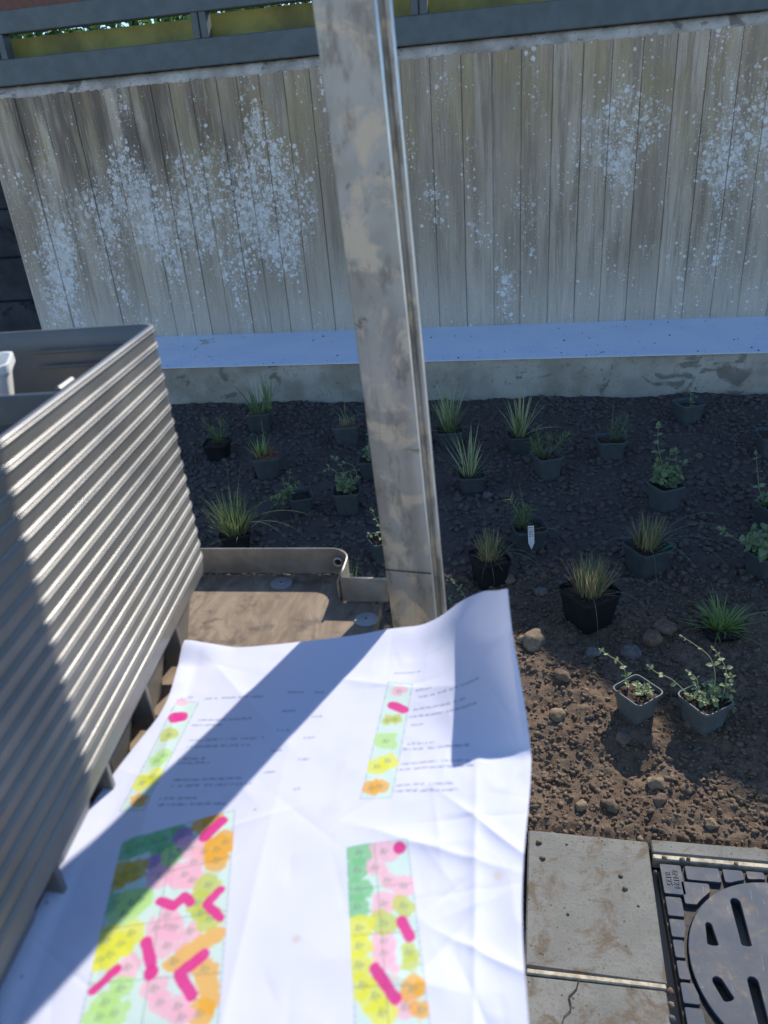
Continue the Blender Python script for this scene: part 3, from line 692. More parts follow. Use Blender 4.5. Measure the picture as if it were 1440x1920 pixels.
# ---------------------------------------------------------------- stack of plant trays
SA = math.radians(6.2)
def tray_frame(z):          # local x runs from the far right corner towards the viewer, local y to the left
    return Matrix.Translation((-.4215, .837, z)) @ Matrix.Rotation(-(PI / 2 - SA), 4, 'Z')
TLn, TW, PT = .70, .44, .0190
def tray_ring(off, z, r=.020, seg=5): return [(x, -y, z) for x, y, _ in rrect(off, TLn - off, off, TW - off, max(r - off, .003), seg)]
def tray_mesh(deep=False):
    prof = [(.0045, -.030), (.0024, -.0188), (.0018, -.0066), (.0004, -.0060), (0, -.0055), (.0003, -.0049), (.0015, -.0041), (.0015, -.0037), (.0004, -.0031), (0, -.0025), (.0003, -.0018), (.0014, -.0006), (.0026, 0), (.0058, 0), (.0066, -.0012)]
    prof += [(.010, -.030)] if not deep else [(.0085, -.022), (.016, -.100)]
    mb = MB().loft([tray_ring(o, z) for o, z in prof])
    if deep: mb.f.append(tuple(len(mb.v) - len(tray_ring(0, 0)) + j for j in range(len(tray_ring(0, 0)))))
    return mb
# y is negated so that the tray lies to the left of its right-hand rim
def place_tray(o, z): o.matrix_world = tray_frame(z)
ORD = ['topmost', 'second', 'third', 'fourth', 'fifth', 'sixth', 'seventh', 'eighth', 'ninth', 'tenth', 'eleventh', 'twelfth', 'thirteenth', 'fourteenth', 'fifteenth', 'sixteenth']
mid_mesh = None; ZT = 1.3105
for q in range(17):
    z = ZT - q * PT
    if q == 0:
        t = empty('plant_tray', (0, 0, 0)); o = tray_mesh(True).build('tray_body', M_TRAY, t); smooth_angle(o, 32)
        MB().box((.200, -TW + .02, -.045), (.206, -.012, -.016), .002).build('cross_bar', M_TRAY, t)
        MB().box((.165, -.040, -.050), (.200, -.034, -.012), .002).build('divider', M_TRAY, t)
        for zz in (-.024, -.042): MB().box((.0165, -.15, zz), (.0215, -.035, zz + .0035), .001).build('wall_rib', M_TRAY, t)
        tag(t, 'topmost open grey tray of the stack, holding a small white pot', 'tray', 'nested grey plant trays stacked on the trolley')
    elif q < 16:
        if mid_mesh is None: t = tray_mesh().build('plant_tray', M_TRAY); smooth_angle(t, 32); mid_mesh = t.data
        else: t = bpy.data.objects.new('plant_tray', mid_mesh); COL.objects.link(t)
        tag(t, ORD[q] + ' grey ribbed tray from the top of the nested stack', 'tray', 'nested grey plant trays stacked on the trolley')
    else:
        t = empty('plant_tray', (0, 0, 0)); o = tray_mesh().build('tray_body', M_TRAY, t); smooth_angle(o, 32)
        MB().box((.012, -TW + .012, -.0235), (TLn - .012, -.012, -.0205)).build('tray_floor', M_TRAY, t)
        for c_ in range(6):          # tapering cups stand out below the rim with dark gaps between
            for r_ in range(3):
                x0 = .020 + c_ * .113; y1 = -.014 - r_ * .14; cup = MB()
                A = rrect(x0, x0 + .100, y1 - .115, y1, .012, 3)
                Bm = rrect(x0 + .020, x0 + .080, y1 - .100, y1 - .018, .012, 3)
                cup.loft([[(x, y, -.021) for x, y, _ in A], [(x, y, -.1115) for x, y, _ in Bm]], True, True, True); co = cup.build('cup', M_TRAY, t)
                MB().box((x0 + .1015, y1 - .020, -.100), (x0 + .1085, y1 + .004, -.012), .001).build('foot', M_TRAY, t) if r_ == 0 else None
        tag(t, 'lowest tray of the grey stack with its tapering cups standing on the shelf', 'tray', 'nested grey plant trays stacked on the trolley')
    t.matrix_world = tray_frame(z)
wp = MB(); ring = lambda h, z: rrect(-h, h, -h, h, .012, 4, z)
wp.loft([ring(.022, 0), ring(.031, .052), ring(.035, .053), ring(.035, .062), ring(.032, .062), ring(.030, .052), ring(.020, .004)], True, True, True)
w = wp.build('white_pot', M_WHITE); smooth_angle(w, 35); w.location = (-.577, .713, ZT - .070); w.rotation_euler = (0, 0, .5)
tag(w, 'small white plastic pot standing in the top grey tray', 'pot')

# ---------------------------------------------------------------- the crumpled planting plan lying on the trolley shelf
PZ = .934
PX0, PX1, PY0, PY1 = -.405, .006, .17, .775
ncx, ncy = 440, 620
u = np.linspace(0, 1, ncx); v = np.linspace(0, 1, ncy); U, Vv = np.meshgrid(u, v)
far = .708 + .008 * np.sin(U * 9) + .060 * sstep(.15, .62, U) - .043 * sstep(.78, 1, U) + .012 * sstep(0, .08, U) * 0
left = -.392 - .03 * sstep(.75, 1, Vv) + .012 * np.sin(Vv * 7 + 1)
right = PX1 + .004 * np.sin(Vv * 11)
RX = left + (right - left) * U; RY = PY0 + (far - PY0) * Vv            # flat (printed) coordinates of the sheet
fold = np.clip((RX + .125) / .128, 0, 1) ** 1.8
y0 = .556 + .010 * sstep(-.02, -.12, RX); dy = np.maximum(RY - y0, 0)
th = fold * math.radians(43) * sstep(0, .02, dy)
# roll the raised corner up: integrate along the sheet
WXp = RX.copy(); WYp = RY.copy(); WZp = np.zeros_like(RX)
for j in range(1, ncy):
    d = RY[j] - RY[j - 1]
    WYp[j] = WYp[j - 1] + d * np.cos(th[j]); WZp[j] = WZp[j - 1] + d * np.sin(th[j])
WXp -= .16 * WZp * fold
# crumples: sharp random creases, stronger towards the right side
def crease(cx, cy, ang, amp, wid, ln):
    c_, s_ = math.cos(ang), math.sin(ang); a = (RX - cx) * c_ + (RY - cy) * s_; b = -(RX - cx) * s_ + (RY - cy) * c_
    return .62 * amp * np.exp(-np.sqrt(a * a + 1.5e-6) / wid) * np.exp(-(b / ln) ** 2)
Zc = .0016 * fbm(RX * 9, RY * 9, 3, 21) + .0035 * (fbm(RX * 4 + 5, RY * 3, 2, 33))
ridg = (.5 - np.abs(fbm(RX * 13, RY * 9, 2, 41))) * .0042 + (.5 - np.abs(fbm(RX * 30, RY * 22, 2, 44))) * .0013
Zc += ridg * (.35 + .9 * sstep(-.2, -.03, RX))
for cx, cy, an, am, wi, le in ((-.035, .40, .05, .006, .006, .16), (-.02, .47, .9, .005, .005, .05), (-.06, .36, -.6, -.004, .006, .06), (-.02, .36, 1.2, .004, .004, .04), (-.015, .30, .5, -.005, .006, .05),
                               (-.11, .50, -.45, .004, .009, .07), (-.21, .30, .1, .003, .010, .2), (-.15, .66, 1.45, .003, .010, .08), (-.30, .62, .8, .003, .010, .08), (-.36, .52, .2, .004, .012, .1), (-.07, .45, 1.35, .004, .006, .06), (-.05, .25, -.9, .003, .006, .05)):
    Zc += crease(cx, cy, an, am, wi, le)
rc = random.Random(9)
for _ in range(80):
    fx = rc.random() ** .6; Zc += crease(-.40 + .40 * fx, rc.uniform(.2, .75), rc.uniform(0, PI), rc.choice((-1, 1)) * rc.uniform(.0004, .0014), rc.uniform(.0015, .005), rc.uniform(.012, .05))
Zc += .010 * sstep(.93, 1, Vv) * (1 - sstep(.02, .16, U)) + .006 * sstep(.9, 1, Vv) * sstep(.45, .7, U) + .004 * sstep(.06, 0, U)
Zc += -.004 * np.exp(-((RX + .02) / .03) ** 2) * sstep(.55, .3, RY)
PZ_ = PZ + WZp + Zc
Vp = np.stack([WXp, WYp, PZ_], -1).reshape(-1, 3)
ix = np.arange(ncx * ncy).reshape(ncy, ncx)
Fp = np.stack([ix[:-1, :-1], ix[:-1, 1:], ix[1:, 1:], ix[1:, :-1]], -1).reshape(-1, 4)

# print on the sheet: plan fields with felt-tip patches, legend strips and rows of small type
PCOL = dict(G=(.20, .55, .25), U=(.45, .2, .55), O=(.85, .42, .04), M=(.75, .03, .28), P=(.9, .48, .6), L=(.48, .76, .25), I=(.56, .62, .10), Y=(.78, .78, .06), D=(.6, .45, .05))
BLOBS=[('G',[(-0.3461,0.4185)],0.0074),('G',[(-0.3372,0.4251)],0.0083),('G',[(-0.3257,0.4301)],0.0083),('G',[(-0.3174,0.4348)],0.0083),('G',[(-0.3166,0.4216)],0.0066),('G',[(-0.3329,0.3690)],0.0077),('G',[(-0.3098,0.4454)],0.0051),('U',[(-0.3024,0.4402)],0.0058),('U',[(-0.3159,0.4088)],0.0064),('D',[(-0.3381,0.3957)],0.0096),('D',[(-0.3302,0.4001)],0.0080),('D',[(-0.3419,0.3865)],0.0071),('O',[(-0.2853,0.4539)],0.0084),('O',[(-0.2801,0.4584)],0.0076),('O',[(-0.2761,0.4259)],0.0081),('O',[(-0.2655,0.4288)],0.0097),('O',[(-0.2601,0.4369)],0.0082),('O',[(-0.2615,0.4182)],0.0080),('O',[(-0.2280,0.2927)],0.0079),('O',[(-0.2622,0.3270),(-0.2380,0.3516)],0.0054),('O',[(-0.2363,0.3245),(-0.2225,0.3035)],0.0062),('P',[(-0.2905,0.4281)],0.0090),('P',[(-0.2815,0.4143)],0.0064),('P',[(-0.3057,0.3974)],0.0087),('P',[(-0.2985,0.4035)],0.0072),('P',[(-0.2845,0.4015)],0.0095),('P',[(-0.2762,0.3972)],0.0078),('P',[(-0.2841,0.3633)],0.0060),('P',[(-0.2883,0.3519)],0.0074),('P',[(-0.2801,0.3544)],0.0074),('P',[(-0.2736,0.3536)],0.0074),('P',[(-0.2593,0.3522)],0.0058),('P',[(-0.2732,0.3387)],0.0072),('P',[(-0.2967,0.3187)],0.0071),('P',[(-0.2687,0.3058)],0.0075),('P',[(-0.2601,0.2964)],0.0067),('P',[(-0.2458,0.2956)],0.0067),('P',[(-0.2401,0.2887)],0.0066),('L',[(-0.3029,0.4175)],0.0065),('L',[(-0.3192,0.3706)],0.0107),('L',[(-0.3207,0.3607)],0.0091),('L',[(-0.3130,0.3745)],0.0077),('L',[(-0.2946,0.3026)],0.0069),('L',[(-0.3017,0.2913)],0.0075),('L',[(-0.2913,0.2849)],0.0080),('L',[(-0.3007,0.2812)],0.0080),('I',[(-0.2603,0.3938)],0.0085),('I',[(-0.2631,0.3768)],0.0076),('I',[(-0.2473,0.3643)],0.0074),('I',[(-0.2565,0.3680)],0.0060),('Y',[(-0.3243,0.3371)],0.0088),('Y',[(-0.3113,0.3357)],0.0087),('Y',[(-0.3157,0.3264)],0.0086),('Y',[(-0.3067,0.3452)],0.0088),('Y',[(-0.3221,0.3213)],0.0065),('M',[(-0.2818,0.4404),(-0.2717,0.4593)],0.0053),('M',[(-0.2955,0.3748),(-0.2814,0.3716),(-0.2763,0.3819),(-0.2692,0.3762)],0.0043),('M',[(-0.2478,0.3901),(-0.2550,0.3761),(-0.2391,0.3668)],0.0040),('M',[(-0.2917,0.3394),(-0.2798,0.3235)],0.0046),('M',[(-0.2767,0.3169)],0.0059),('M',[(-0.3152,0.2975),(-0.3045,0.3164)],0.0037),('M',[(-0.2406,0.3353),(-0.2540,0.3183),(-0.2382,0.3042)],0.0047),('G',[(-0.1379,0.4386)],0.0091),('G',[(-0.1360,0.4211)],0.0084),('G',[(-0.1312,0.4046)],0.0086),('G',[(-0.1296,0.3886)],0.0080),('P',[(-0.1165,0.4427)],0.0078),('P',[(-0.1215,0.4261)],0.0061),('P',[(-0.1090,0.4154)],0.0060),('P',[(-0.0949,0.4120)],0.0074),('P',[(-0.1085,0.3942)],0.0080),('P',[(-0.1032,0.3629)],0.0076),('P',[(-0.1016,0.3530)],0.0068),('P',[(-0.0960,0.3440)],0.0047),('P',[(-0.0799,0.3160)],0.0070),('I',[(-0.0924,0.3944)],0.0065),('I',[(-0.1057,0.3774)],0.0078),('I',[(-0.0829,0.3567)],0.0054),('I',[(-0.0804,0.3486)],0.0047),('Y',[(-0.1246,0.3707)],0.0085),('Y',[(-0.1217,0.3564)],0.0076),('Y',[(-0.1188,0.3413)],0.0074),('Y',[(-0.1133,0.3272)],0.0066),('Y',[(-0.1028,0.3207)],0.0078),('Y',[(-0.0958,0.3103)],0.0077),('O',[(-0.0765,0.3291)],0.0065),('O',[(-0.0700,0.3298)],0.0045),('O',[(-0.0682,0.3149)],0.0057),('M',[(-0.1032,0.4478)],0.0059),('M',[(-0.0918,0.3805),(-0.0846,0.3694)],0.0048),('M',[(-0.1062,0.3401),(-0.0884,0.3212)],0.0048),('P',[(-0.3764,0.6164)],0.0063),('P',[(-0.3699,0.6214)],0.0059),('M',[(-0.3722,0.5865)],0.0077),('M',[(-0.3673,0.5897)],0.0077),('I',[(-0.3683,0.5610)],0.0069),('L',[(-0.3669,0.5244)],0.0060),('L',[(-0.3616,0.5322)],0.0061),('Y',[(-0.3617,0.5047)],0.0070),('Y',[(-0.3691,0.4959)],0.0077),('O',[(-0.3630,0.4753)],0.0061),('P',[(-0.1341,0.6504)],0.0060),('M',[(-0.1376,0.6283),(-0.1250,0.6223)],0.0058),('I',[(-0.1398,0.6052)],0.0057),('I',[(-0.1315,0.6075)],0.0053),('L',[(-0.1367,0.5749)],0.0088),('Y',[(-0.1398,0.5394)],0.0079),('Y',[(-0.1306,0.5485)],0.0075),('O',[(-0.1402,0.5122)],0.0065),('O',[(-0.1329,0.5151)],0.0065)]
QUADS=[[(-0.3551,0.4282),(-0.2641,0.4723),(-0.2078,0.2736),(-0.3090,0.2608)],[(-0.1488,0.4419),(-0.0983,0.4566),(-0.0581,0.2925),(-0.1099,0.2860)],[(-0.3810,0.6145),(-0.3570,0.6138),(-0.3519,0.4636),(-0.3755,0.4612)],[(-0.1484,0.6643),(-0.1208,0.6634),(-0.1195,0.5013),(-0.1480,0.4985)]]
ROWS=[[(-0.3510,0.6196),(-0.2843,0.6278)],[(-0.3457,0.5857),(-0.2872,0.5931)],[(-0.3515,0.5770),(-0.3165,0.5814)],[(-0.3438,0.5554),(-0.2647,0.5656)],[(-0.3430,0.5462),(-0.2758,0.5549)],[(-0.3445,0.5289),(-0.3169,0.5325)],[(-0.3432,0.5232),(-0.3104,0.5275)],[(-0.3383,0.5011),(-0.2692,0.5103)],[(-0.3368,0.4938),(-0.2579,0.5044)],[(-0.3418,0.4774),(-0.3055,0.4823)],[(-0.3400,0.4698),(-0.2734,0.4789)],[(-0.2591,0.6376),(-0.2409,0.6398)],[(-0.2565,0.6073),(-0.2419,0.6092)],[(-0.2536,0.5773),(-0.2395,0.5791)],[(-0.2507,0.5485),(-0.2387,0.5500)],[(-0.2502,0.5198),(-0.2370,0.5216)],[(-0.2286,0.6400),(-0.2154,0.6416)],[(-0.2220,0.6018),(-0.2104,0.6033)],[(-0.2224,0.5699),(-0.2113,0.5713)],[(-0.2202,0.5403),(-0.2094,0.5417)],[(-0.2153,0.5028),(-0.2050,0.5042)],[(-0.1151,0.6507),(-0.0975,0.6528)],[(-0.1109,0.6405),(-0.0417,0.6491)],[(-0.1143,0.6215),(-0.0576,0.6287)],[(-0.1169,0.6106),(-0.0441,0.6198)],[(-0.1141,0.5988),(-0.0975,0.6009)],[(-0.1132,0.5719),(-0.0863,0.5754)],[(-0.1176,0.5641),(-0.0485,0.5732)],[(-0.1164,0.5448),(-0.0488,0.5538)],[(-0.1164,0.5372),(-0.0442,0.5468)],[(-0.1173,0.5155),(-0.0619,0.5230)],[(-0.1171,0.5077),(-0.0573,0.5158)],[(-0.1437,0.6806),(-0.1133,0.6842)]]
C_ = np.ones((ncy, ncx, 3)) * np.array([.76, .78, .92])
C_ *= (1 - .05 * sstep(.2, .6, fbm(RX * 22, RY * 22, 3, 60)))[..., None]
def inquad(q, grow=0.0):
    m = np.ones_like(RX, bool); cxq = sum(p[0] for p in q) / len(q); cyq = sum(p[1] for p in q) / len(q)
    s0 = None
    for a, b in zip(q, q[1:] + q[:1]):
        s_ = (b[0] - a[0]) * (RY - a[1]) - (b[1] - a[1]) * (RX - a[0]); L_ = math.hypot(b[0] - a[0], b[1] - a[1]); ref = (b[0] - a[0]) * (cyq - a[1]) - (b[1] - a[1]) * (cxq - a[0])
        m &= (s_ * math.copysign(1, ref) / L_ > -grow)
    return m
def dist_path(pts):
    d = np.full(RX.shape, 9.0)
    if len(pts) == 1: return np.hypot(RX - pts[0][0], RY - pts[0][1])
    for a, b in zip(pts, pts[1:]):
        ax, ay = a; bx, by = b; L2 = (bx - ax) ** 2 + (by - ay) ** 2 + 1e-12
        t = np.clip(((RX - ax) * (bx - ax) + (RY - ay) * (by - ay)) / L2, 0, 1); d = np.minimum(d, np.hypot(RX - ax - t * (bx - ax), RY - ay - t * (by - ay)))
    return d
def paint(m, col, a=1.0, mul=False):
    m = np.clip(m, 0, 1)[..., None] * a; col = np.array(col)
    C_[:] = C_ * (1 - m) + (C_ * col if mul else col) * m
for q in QUADS:
    paint(inquad(q, .0008).astype(float), (.30, .40, .38), .55); paint(inquad(q, -.0004).astype(float), (.64, .80, .74))
wob = .0011 * fbm(RX * 130, RY * 130, 2, 70) + .0006 * fbm(RX * 400, RY * 400, 1, 72)
stroke = .93 + .07 * vnoise(RX * 260 + RY * 160, RY * 60, 5)
IQ = np.clip(sum(inquad(q, .0012).astype(float) for q in QUADS), 0, 1)
for c, pts, r_ in BLOBS:
    if c == 'M': continue
    d = dist_path(pts) * .70 + wob * 3.0; paint(sstep(r_ + .0006, r_ - .0006, d) * IQ, np.array(PCOL[c]), .82)
def seg(a, b, w, col, al):
    x0, x1 = min(a[0], b[0]) - .003, max(a[0], b[0]) + .003
    paint(sstep(w + .0004, w - .0003, dist_path([a, b])), col, al)
# grid lines and the repeated two-letter codes written in the plan fields
rp = random.Random(5)
code = []
for c, pts, r_ in BLOBS:
    if c in 'MGPLIYODU' and r_ > .005: code.append(pts[0])
G_N = [((-.4, -.5), (-.4, .5)), ((-.4, .5), (.0, -.5)), ((.0, -.5), (.0, .5)), ((.35, -.5), (.35, .3)), ((.2, .1), (.6, .1))]
INK = np.full(RX.shape, 9.0)
def ink(a, b):
    # only touch the few grid cells near the stroke
    m_ = .002; sel = (RX > min(a[0], b[0]) - m_) & (RX < max(a[0], b[0]) + m_) & (RY > min(a[1], b[1]) - m_) & (RY < max(a[1], b[1]) + m_)
    rx, ry = RX[sel], RY[sel]; L2 = (b[0] - a[0]) ** 2 + (b[1] - a[1]) ** 2 + 1e-12
    t = np.clip(((rx - a[0]) * (b[0] - a[0]) + (ry - a[1]) * (b[1] - a[1])) / L2, 0, 1)
    INK[sel] = np.minimum(INK[sel], np.hypot(rx - a[0] - t * (b[0] - a[0]), ry - a[1] - t * (b[1] - a[1])))
for (cx, cy) in code:
    for dx, dy in ((0, 0),):
        for a, b in G_N:
            h = .0062; sx = .16
            ink((cx + a[0] * h + a[1] * h * sx, cy + a[1] * h), (cx + b[0] * h + b[1] * h * sx, cy + b[1] * h))
for q in QUADS[:2]:
    for t in (.25, .5, .75):
        a = tuple(q[0][i] * (1 - t) + q[3][i] * t for i in (0, 1)); b = tuple(q[1][i] * (1 - t) + q[2][i] * t for i in (0, 1)); ink(a, b)
    for t in (.45,):
        a = tuple(q[0][i] * (1 - t) + q[1][i] * t for i in (0, 1)); b = tuple(q[3][i] * (1 - t) + q[2][i] * t for i in (0, 1)); ink(a, b)
paint(sstep(.0007, .0002, INK), (.16, .24, .18), .55)
for c, pts, r_ in BLOBS:
    if c == 'M': paint(sstep(r_ + .0005, r_ - .0005, dist_path(pts) + wob), np.array(PCOL['M']), .95)
INK[:] = 9
for a, b in ROWS:           # rows of small type, too soft to read
    L_ = math.hypot(b[0] - a[0], b[1] - a[1]); n = int(L_ / .0021)
    for q in range(n):
        if rp.random() < .13: continue
        t = q / n; x = a[0] + (b[0] - a[0]) * t; y = a[1] + (b[1] - a[1]) * t; h = .0030 if rp.random() < .25 else .0021
        ink((x, y), (x + .0003, y + h)); ink((x, y + h * rp.random()), (x + .0014, y + h * rp.random()))
paint(sstep(.0006, .0001, INK), (.12, .13, .20), .8)
for (x, y, r_, c) in ((-.30, .425, .0016, (.25, .2, .15)), (-.245, .475, .0012, (.2, .2, .2)), (-.172, .356, .004, (.70, .62, .54)), (-.09, .335, .004, (.74, .68, .60)), (-.39, .36, .0014, (.15, .15, .2)), (-.375, .30, .0012, (.2, .2, .25)), (-.018, .43, .005, (.74, .66, .58)), (-.29, .44, .001, (.1, .1, .1))):
    paint(sstep(r_ * 1.4, r_ * .3, np.hypot(RX - x, RY - y)), c, .9)
paper = np_mesh('paper_plan', Vp, Fp, None, smooth=True)
ca = paper.data.color_attributes.new('print', 'FLOAT_COLOR', 'POINT')
ca.data.foreach_set('color', np.concatenate([C_.reshape(-1, 3), np.ones((ncx * ncy, 1))], 1).astype(np.float32).ravel())
k = NT('paper', .75, 0, .25); at = k.new('ShaderNodeAttribute', attribute_name='print'); k.col(at.outputs['Color'])
tr_ = k.new('ShaderNodeBsdfTranslucent'); k.put(tr_.inputs['Color'], at.outputs['Color']); mx = k.new('ShaderNodeMixShader'); mx.inputs[0].default_value = .22
k.ln(k.b.outputs[0], mx.inputs[1]); k.ln(tr_.outputs[0], mx.inputs[2]); k.ln(mx.outputs[0], k.t.nodes['Material Output'].inputs[0])
paper.data.materials.append(k.m)
tag(paper, 'crumpled white planting plan with felt-tip coloured fields lying on the trolley, far corner bent up', 'paper plan')

# ---------------------------------------------------------------- potted plants
def make_pot(root, w, h, mat, rz, fill_mat, fill=.86, rnd_=.16):
    W = w / 2; b = W * .74; t = .0012; f = MB(); r1 = W * rnd_ * 2
    R4 = lambda s, z: rrect(-s, s, -s, s, min(r1, s * .6) * s / W, 4, z)
    f.loft([R4(b * .9, 0), R4(b, .002), R4(W - .0035, h - .010), R4(W - .0032, h - .0095), R4(W, h - .009), R4(W + .0006, h - .001), R4(W, h), R4(W - .0022, h), R4(W - .005, h - .009), R4(b - t, .004)], True, True, True)
    p = f.build('pot', mat, root); smooth_angle(p, 34); p.rotation_euler = (0, 0, rz)
    n = 12; Vs = []; Fs = []; zz = h * fill; s = W - (W - b) * (1 - fill) - .004; sd = random.random() * 50
    for j in range(n + 1):
        for i in range(n + 1):
            x = -s + 2 * s * i / n; y = -s + 2 * s * j / n; m = max(abs(x), abs(y)) / s
            if abs(x) / s > .8 and abs(y) / s > .8: x *= .94; y *= .94
            Vs.append((x, y, zz + .006 * noise.noise(Vector((x * 90 + sd, y * 90, 0))) + .004 * (1 - m)))
    for j in range(n):
        for i in range(n): a = j * (n + 1) + i; Fs.append((a, a + 1, a + n + 2, a + n + 1))
    q = mesh_obj('potting_soil', Vs, Fs, fill_mat, root); q.rotation_euler = (0, 0, rz)
    return p, zz

def blade(mb, base, ang, lean, length, width, droop, segs=5, twist=0.0):
    d = Vector((math.cos(ang), math.sin(ang), 0)); side = Vector((-d.y, d.x, 0)); th = lean; p = Vector(base); V = []
    for q in range(segs + 1):
        t = q / segs; w = width * (1 - t ** 1.8) * (.55 + .45 * min(1, t * 4)) + .0001
        s = side * math.cos(twist * t) + Vector((0, 0, 1)) * math.sin(twist * t)
        V += [p - s * w / 2, p + s * w / 2]
        p = p + (d * math.sin(th) + Vector((0, 0, 1)) * math.cos(th)) * (length / segs); th += droop / segs
    mb.add(V, [(2 * q, 2 * q + 1, 2 * q + 3, 2 * q + 2) for q in range(segs)])

def tuft(root, z, n, ln, width, spread, lean, droop, mat, rad=.02, name='grass_blades', off=(0, 0), seed=0):
    R = random.Random(seed or random.randint(1, 9999)); mb = MB(); ln *= 1.28; width *= 1.15; n = int(n * 1.2)
    for _ in range(n):
        a = R.uniform(0, 2 * PI); r_ = rad * math.sqrt(R.random()); b = a + R.gauss(0, .7)
        blade(mb, (off[0] + r_ * math.cos(a), off[1] + r_ * math.sin(a), z - .004), b, abs(R.gauss(lean, spread)), ln * R.uniform(.55, 1.1), width * R.uniform(.6, 1.3), R.uniform(0, droop), 5, R.uniform(-1, 1))
    o = mb.build(name, mat, root); o['kind'] = 'stuff'; return o

def leaf_shape(L_, W_, fold=.25, curl=.3):
    rows = []
    for t, w in ((0, .05), (.15, .55), (.38, 1), (.65, .82), (.86, .42), (1, .04)):
        z = -curl * L_ * t * t
        rows.append([(-W_ / 2 * w, L_ * t, z + fold * W_ * w * .5), (0, L_ * t, z), (W_ / 2 * w, L_ * t, z + fold * W_ * w * .5)])
    V = [p for r_ in rows for p in r_]; F = []
    for q in range(5):
        for c in range(2): a = q * 3 + c; F.append((a, a + 1, a + 4, a + 3))
    return V, F
LEAF = leaf_shape(1, .78)
LEAF_ME = None
def leaf_matrix(p, d, up, s):
    d = d.normalized(); sd = d.cross(up); sd = sd.normalized() if sd.length > 1e-4 else Vector((1, 0, 0)); up = sd.cross(d)
    return Matrix(((sd.x * s, d.x * s, up.x * s, p.x), (sd.y * s, d.y * s, up.y * s, p.y), (sd.z * s, d.z * s, up.z * s, p.z), (0, 0, 0, 1)))

def herb_stem(root, pts, nodes, leaf, mat_stem=None, mat_leaf=None, separate=False, R=random, rad=.0011, taper=.45, joined=None):
    """a stem with opposite pairs of leaves; pts are metres from the pot's base centre"""
    global LEAF_ME
    P_ = [Vector(p) for p in pts]
    def at(t):
        f = t * (len(P_) - 1); i = min(int(f), len(P_) - 2); g = f - i
        p0 = P_[max(i - 1, 0)]; p1 = P_[i]; p2 = P_[i + 1]; p3 = P_[min(i + 2, len(P_) - 1)]
        return .5 * ((2 * p1) + (p2 - p0) * g + (2 * p0 - 5 * p1 + 4 * p2 - p3) * g * g + (3 * p1 - p0 - 3 * p2 + p3) * g ** 3)
    m = MB(); cv = [at(q / 12) for q in range(13)]; m.tube(cv, [rad * (1 - taper * q / 12) for q in range(13)], 5)
    so_ = m.build('stem', mat_stem or M_STEM, root, True) if separate else None
    if joined is not None: joined[1].tube(cv, [rad * (1 - taper * q / 12) for q in range(13)], 4)
    for q in range(nodes):
        t = (q + .6) / nodes; p = at(t); d = (at(min(t + .03, 1)) - at(max(t - .03, 0))).normalized()
        a0 = (q % 2) * PI / 2 + R.uniform(-.4, .4); s1 = d.cross(Vector((.2, .3, 1))).normalized(); s2 = d.cross(s1)
        for kk in (0, PI):
            if R.random() < .08: continue
            o_ = s1 * math.cos(a0 + kk) + s2 * math.sin(a0 + kk)
            dd = (o_ + d * R.uniform(.2, .8) + Vector((0, 0, R.uniform(-.1, .3)))); s = leaf * R.uniform(.65, 1.15) * (1 - .45 * t * (1 if t > .7 else .3))
            M_ = leaf_matrix(p + o_ * rad, dd, Vector((R.uniform(-.3, .3), R.uniform(-.5, .1), 1)), s)
            if separate:
                if LEAF_ME is None:
                    lo = mesh_obj('leaf', *LEAF, M_OREG, so_, True); LEAF_ME = lo.data
                else: lo = bpy.data.objects.new('leaf', LEAF_ME); COL.objects.link(lo); lo.parent = so_
                lo.matrix_local = M_
            else: joined[0].add([M_ @ Vector(v_) for v_ in LEAF[0]], LEAF[1])
    if nodes:       # tip pair folded together
        p = at(1); d = (at(1) - at(.94)).normalized()
        for s_ in (-1, 1):
            M_ = leaf_matrix(p, d + Vector((s_ * .25, 0, .1)), Vector((s_ * .6, -.3, 1)), leaf * .55)
            if separate: lo = bpy.data.objects.new('leaf', LEAF_ME); COL.objects.link(lo); lo.parent = so_; lo.matrix_local = M_
            else: joined[0].add([M_ @ Vector(v_) for v_ in LEAF[0]], LEAF[1])

def needles(root, stems, n, ln, w, mat, R=random):
    mb = MB(); sm = MB(); n = int(n * 1.5); ln *= 1.25; stems = [[p[0]] + [(a * 1.25, b * 1.25, p[0][2] + (c - p[0][2]) * 1.3) for a, b, c in p[1:]] for p in stems]
    for pts in stems:
        P_ = [Vector(p) for p in pts]; sm.tube(P_, .0009, 4)
        for q in range(n):
            t = (q + .5) / n * .98 + .02; f = t * (len(P_) - 1); i = min(int(f), len(P_) - 2); p = P_[i].lerp(P_[i + 1], f - i); d = (P_[i + 1] - P_[i]).normalized()
            r_ = Vector((R.gauss(0, 1), R.gauss(0, 1), R.gauss(0, 1))); dd = (r_ - d * r_.dot(d)).normalized() + d * R.uniform(.3, 1.2)
            M_ = leaf_matrix(p, dd, Vector((0, 0, 1)), ln * R.uniform(.6, 1.2))
            mb.add([M_ @ Vector(v_) for v_ in ((-w, 0, 0), (w, 0, 0), (w * .8, .6, -.05), (0, 1, -.12), (-w * .8, .6, -.05))], [(0, 1, 2, 4), (4, 2, 3)])
    o = mb.build('needles', mat, root); o['kind'] = 'stuff'; sm.build('stems', M_STEM, root, True)['kind'] = 'stuff'

